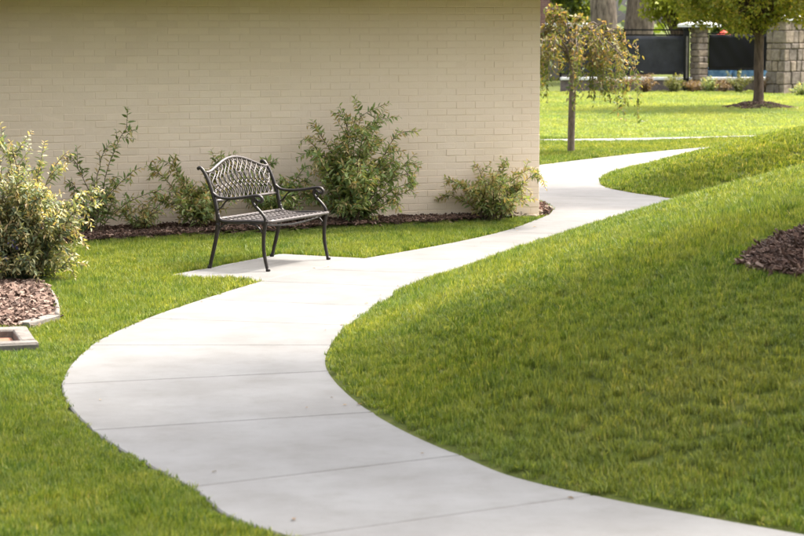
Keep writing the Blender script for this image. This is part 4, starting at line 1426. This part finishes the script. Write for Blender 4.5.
def build_edging():
    # edging of the near left bed: straight block and thin curved strip
    e = empty('bed_edging', (0, 0, 0))
    tag(e, 'pale concrete edging round the tip of the near left mulch bed', 'edging')
    a, b = np.array(at(23, 329)), np.array(at(55, 321))
    d = b - a; ln = np.linalg.norm(d)
    o = bevel_box('edging_block', 0, ln, -0.045, 0.045, -0.06, 0.045, M['rough_concrete'], e, 0.012, 2, 0.003)
    o.location = (a[0], a[1], 0); o.rotation_euler = (0, 0, math.atan2(d[1], d[0]))
    g = Geo()
    line = catmull([at(57, 319), at(57, 309), at(52, 297), at(43, 288), at(32, 282), at(15, 277)], 6)
    tube(g, [(p[0], p[1], 0.018) for p in line], 0.019, 8, flat=1.3)
    g.build('edging_strip', M['rough_concrete'], e, True)
    # utility box: four thick concrete sides round a sunken rusty lid
    c = np.array(at(39, 342.5, 0.05))          # front right corner, top
    u = empty('utility_box', (c[0], c[1], 0.0), R_(15))
    tag(u, 'square concrete utility box with sunken rust red lid beside the left bed', 'utility box')
    t = 0.10; x0, x1, y0, y1 = -0.74, 0.0, 0.0, 0.78
    for (xa, xb, ya, yb) in ((x0, x1, y0, y0 + 0.13), (x0, x1, y1 - 0.13, y1), (x1 - t, x1, y0 + 0.132, y1 - 0.132), (x0, x0 + t, y0 + 0.132, y1 - 0.132)):
        bevel_box('rim', xa, xb, ya, yb, -0.1, 0.05, M['rough_concrete'], u, 0.014, 2, 0.004)
    bevel_box('lid', x0 + t + 0.004, x1 - t - 0.004, y0 + 0.136, y1 - 0.136, -0.1, -0.004, M['rust'], u, 0.006)
    # pale stones at the tip of the wall bed
    r = random.Random(9)
    places = [(533, 215.5), (539, 214), (544, 212.2), (548, 210.5), (550.5, 208), (529, 217), (547, 205)]
    labs = ['leftmost of them', 'second from the left', 'third from the left', 'fourth from the left', 'nearest the path bend', 'farthest left', 'behind the rest']
    for i, ((uu, vv), w) in enumerate(list(zip(places, labs))[:5]):
        x, y = at(uu, vv, 0.02)
        bm = bmesh.new()
        bmesh.ops.create_icosphere(bm, subdivisions=2, radius=0.035 * r.uniform(0.7, 1.2))
        for q in bm.verts:
            q.co = Vector((q.co.x * 1.3, q.co.y, q.co.z * 0.7)) * (1 + 0.18 * math.sin(q.co.x * 90 + i) * math.cos(q.co.y * 70 + 2 * i))
        o = link_bm('pale_stone', bm, M['stone'], None, True)
        o.location = (x, y, tz(x, y) + 0.012)
        tag(o, 'pale stone in the mulch tip by the building corner, ' + w, 'stone', 'pale stones at the bed tip')
build_edging()

# ------------------------------------------------------------------ grass
def grass_clumps(name, nvar, nblade, rad, hgt, wid, seed, mat='grass'):
    coll = bpy.data.collections.new(name)
    r = np.random.default_rng(seed)
    for i in range(nvar):
        V = []; Fq = []; TN = []
        for b in range(nblade):
            a = r.uniform(0, 6.283); q = rad * math.sqrt(r.random())
            p = np.array([q * math.cos(a), q * math.sin(a), -0.012])
            h = hgt * r.uniform(0.55, 1.15); w = wid * r.uniform(0.7, 1.3)
            az = r.uniform(0, 6.283); lean = abs(r.normal(0.25, 0.28)) * h
            d = np.array([math.cos(az), math.sin(az), 0]); s = np.array([-d[1], d[0], 0]) 
            tw = r.uniform(-0.6, 0.6); s = s * math.cos(tw) + d * math.sin(tw)
            k = len(V)
            TN += [float(np.clip(r.beta(2.6, 3.4) + (0.35 if r.random() < 0.06 else 0), 0, 1))] * 5
            m1 = p + d * lean * 0.28 + np.array([0, 0, h * 0.52]); m2 = p + d * lean + np.array([0, 0, h])
            V += [p - s * w / 2, p + s * w / 2, m1 - s * w * 0.42, m1 + s * w * 0.42, m2]
            Fq += [(k, k + 1, k + 3, k + 2), (k + 2, k + 3, k + 4)]
        me = bpy.data.meshes.new('grass_tuft'); me.from_pydata([tuple(q) for q in V], [], Fq); me.update()
        at_ = me.attributes.new('tone', 'FLOAT', 'POINT'); at_.data.foreach_set('value', TN)
        me.materials.append(M[mat])
        coll.objects.link(bpy.data.objects.new('grass_tuft', me))
    return coll

def build_grass():
    r = np.random.default_rng(70)
    near = grass_clumps('grass_near', 8, 44, 0.046, 0.043, 0.0038, 1)
    far = grass_clumps('grass_far', 6, 32, 0.075, 0.050, 0.009, 2)
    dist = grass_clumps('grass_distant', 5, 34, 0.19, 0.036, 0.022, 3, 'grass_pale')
    def region(y0, y1, dens, coll, ncoll, name, label, seed, sc0=1.0):
        xm = 0.20 * y1 + 2.6
        n = int(2 * xm * (y1 - y0) * dens)
        X = r.uniform(-xm, xm, n); Y = r.uniform(y0, y1, n)
        k = np.abs(X) < 0.195 * Y + 2.5
        X, Y = X[k], Y[k]
        bad = np.zeros(len(X), bool)
        for poly in (PATH_POLY, PAD_POLY, WALL_BED, LEFT_BED, MUL_POLY, T2_POLY, FAR_POLY):
            if poly[:, 1].max() < y0 or poly[:, 1].min() > y1: continue
            bad |= in_poly(X, Y, poly)
        # behind the wall
        rel = np.stack([X, Y], 1) - WALL_C
        bad |= (rel @ WNRM < 0.02) & (rel @ WD > -0.02)
        # the utility box
        cx, cy = at(39, 342.5, 0.05)
        ca, sa = math.cos(R_(15)), math.sin(R_(15))
        lx, ly = (X - cx) * ca + (Y - cy) * sa, -(X - cx) * sa + (Y - cy) * ca
        bad |= (lx < 0.01) & (lx > -0.76) & (ly > -0.01) & (ly < 0.79)
        X, Y = X[~bad], Y[~bad]
        d = dist_line(X, Y, LE); d2 = dist_line(X, Y, RE)
        dm = np.minimum(d, d2)
        keep = (d > 0.012 + 0.02 * r.random(len(X))) & (d2 > 0.032 + 0.022 * r.random(len(X)))
        X, Y = X[keep], Y[keep]
        Z = terrain(X, Y) - 0.002
        n = len(X)
        hs = r.uniform(0.75, 1.2, n) * (0.95 + 0.22 * np.sin(X * 2.1 + 0.5) * np.sin(Y * 1.3)) * sc0
        hs = hs * (0.62 + 0.38 * sstep(0.02, 0.16, dm[keep]))
        S = np.stack([np.full(n, sc0), np.full(n, sc0), hs], 1)
        o = scatter(name, np.stack([X, Y, Z], 1), np.stack([r.normal(0, 0.12, n), r.normal(0, 0.12, n), r.uniform(0, 6.283, n)], 1), S, r.integers(0, ncoll, n), coll)
        tag(o, label, 'grass', kind='stuff')
        print(name, n)
    region(6.8, 15.5, 620, near, 8, 'near_grass', 'mown green grass either side of the near path', 1)
    region(15.5, 25.0, 420, near, 8, 'middle_grass', 'mown bright grass round the bench and the mound', 2, 1.15)
    region(25.0, 38.0, 230, far, 6, 'far_grass', 'mown grass on the second mound and beyond', 3)
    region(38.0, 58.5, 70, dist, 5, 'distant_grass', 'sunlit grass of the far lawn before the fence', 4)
build_grass()

# ------------------------------------------------------------------ a few fallen leaves by the path
def build_litter():
    r = np.random.default_rng(90)
    lv = Leaves(False)
    for i in range(32):
        E = LE if r.random() < 0.5 else RE
        k = int(r.uniform(2.6, 15) * NS)
        p = E[k]
        c = (LE[k] + RE[k]) / 2
        q = p + (c - p) / np.linalg.norm(c - p) * abs(r.normal(0.0, 0.12))
        z = max(tz_base(q), 0) + 0.006
        ln = r.uniform(0.018, 0.042)
        lv.add((q[0], q[1], z), (r.normal(), r.normal(), 0.05), (r.normal(0, 0.15), r.normal(0, 0.15), 1), ln, ln * 0.5, r.uniform(0.2, 0.9))
    o = lv.build('fallen_leaves', M['leaf_rust'])
    tag(o, 'small brown fallen leaves along the edges of the path', 'leaves', kind='stuff')
build_litter()
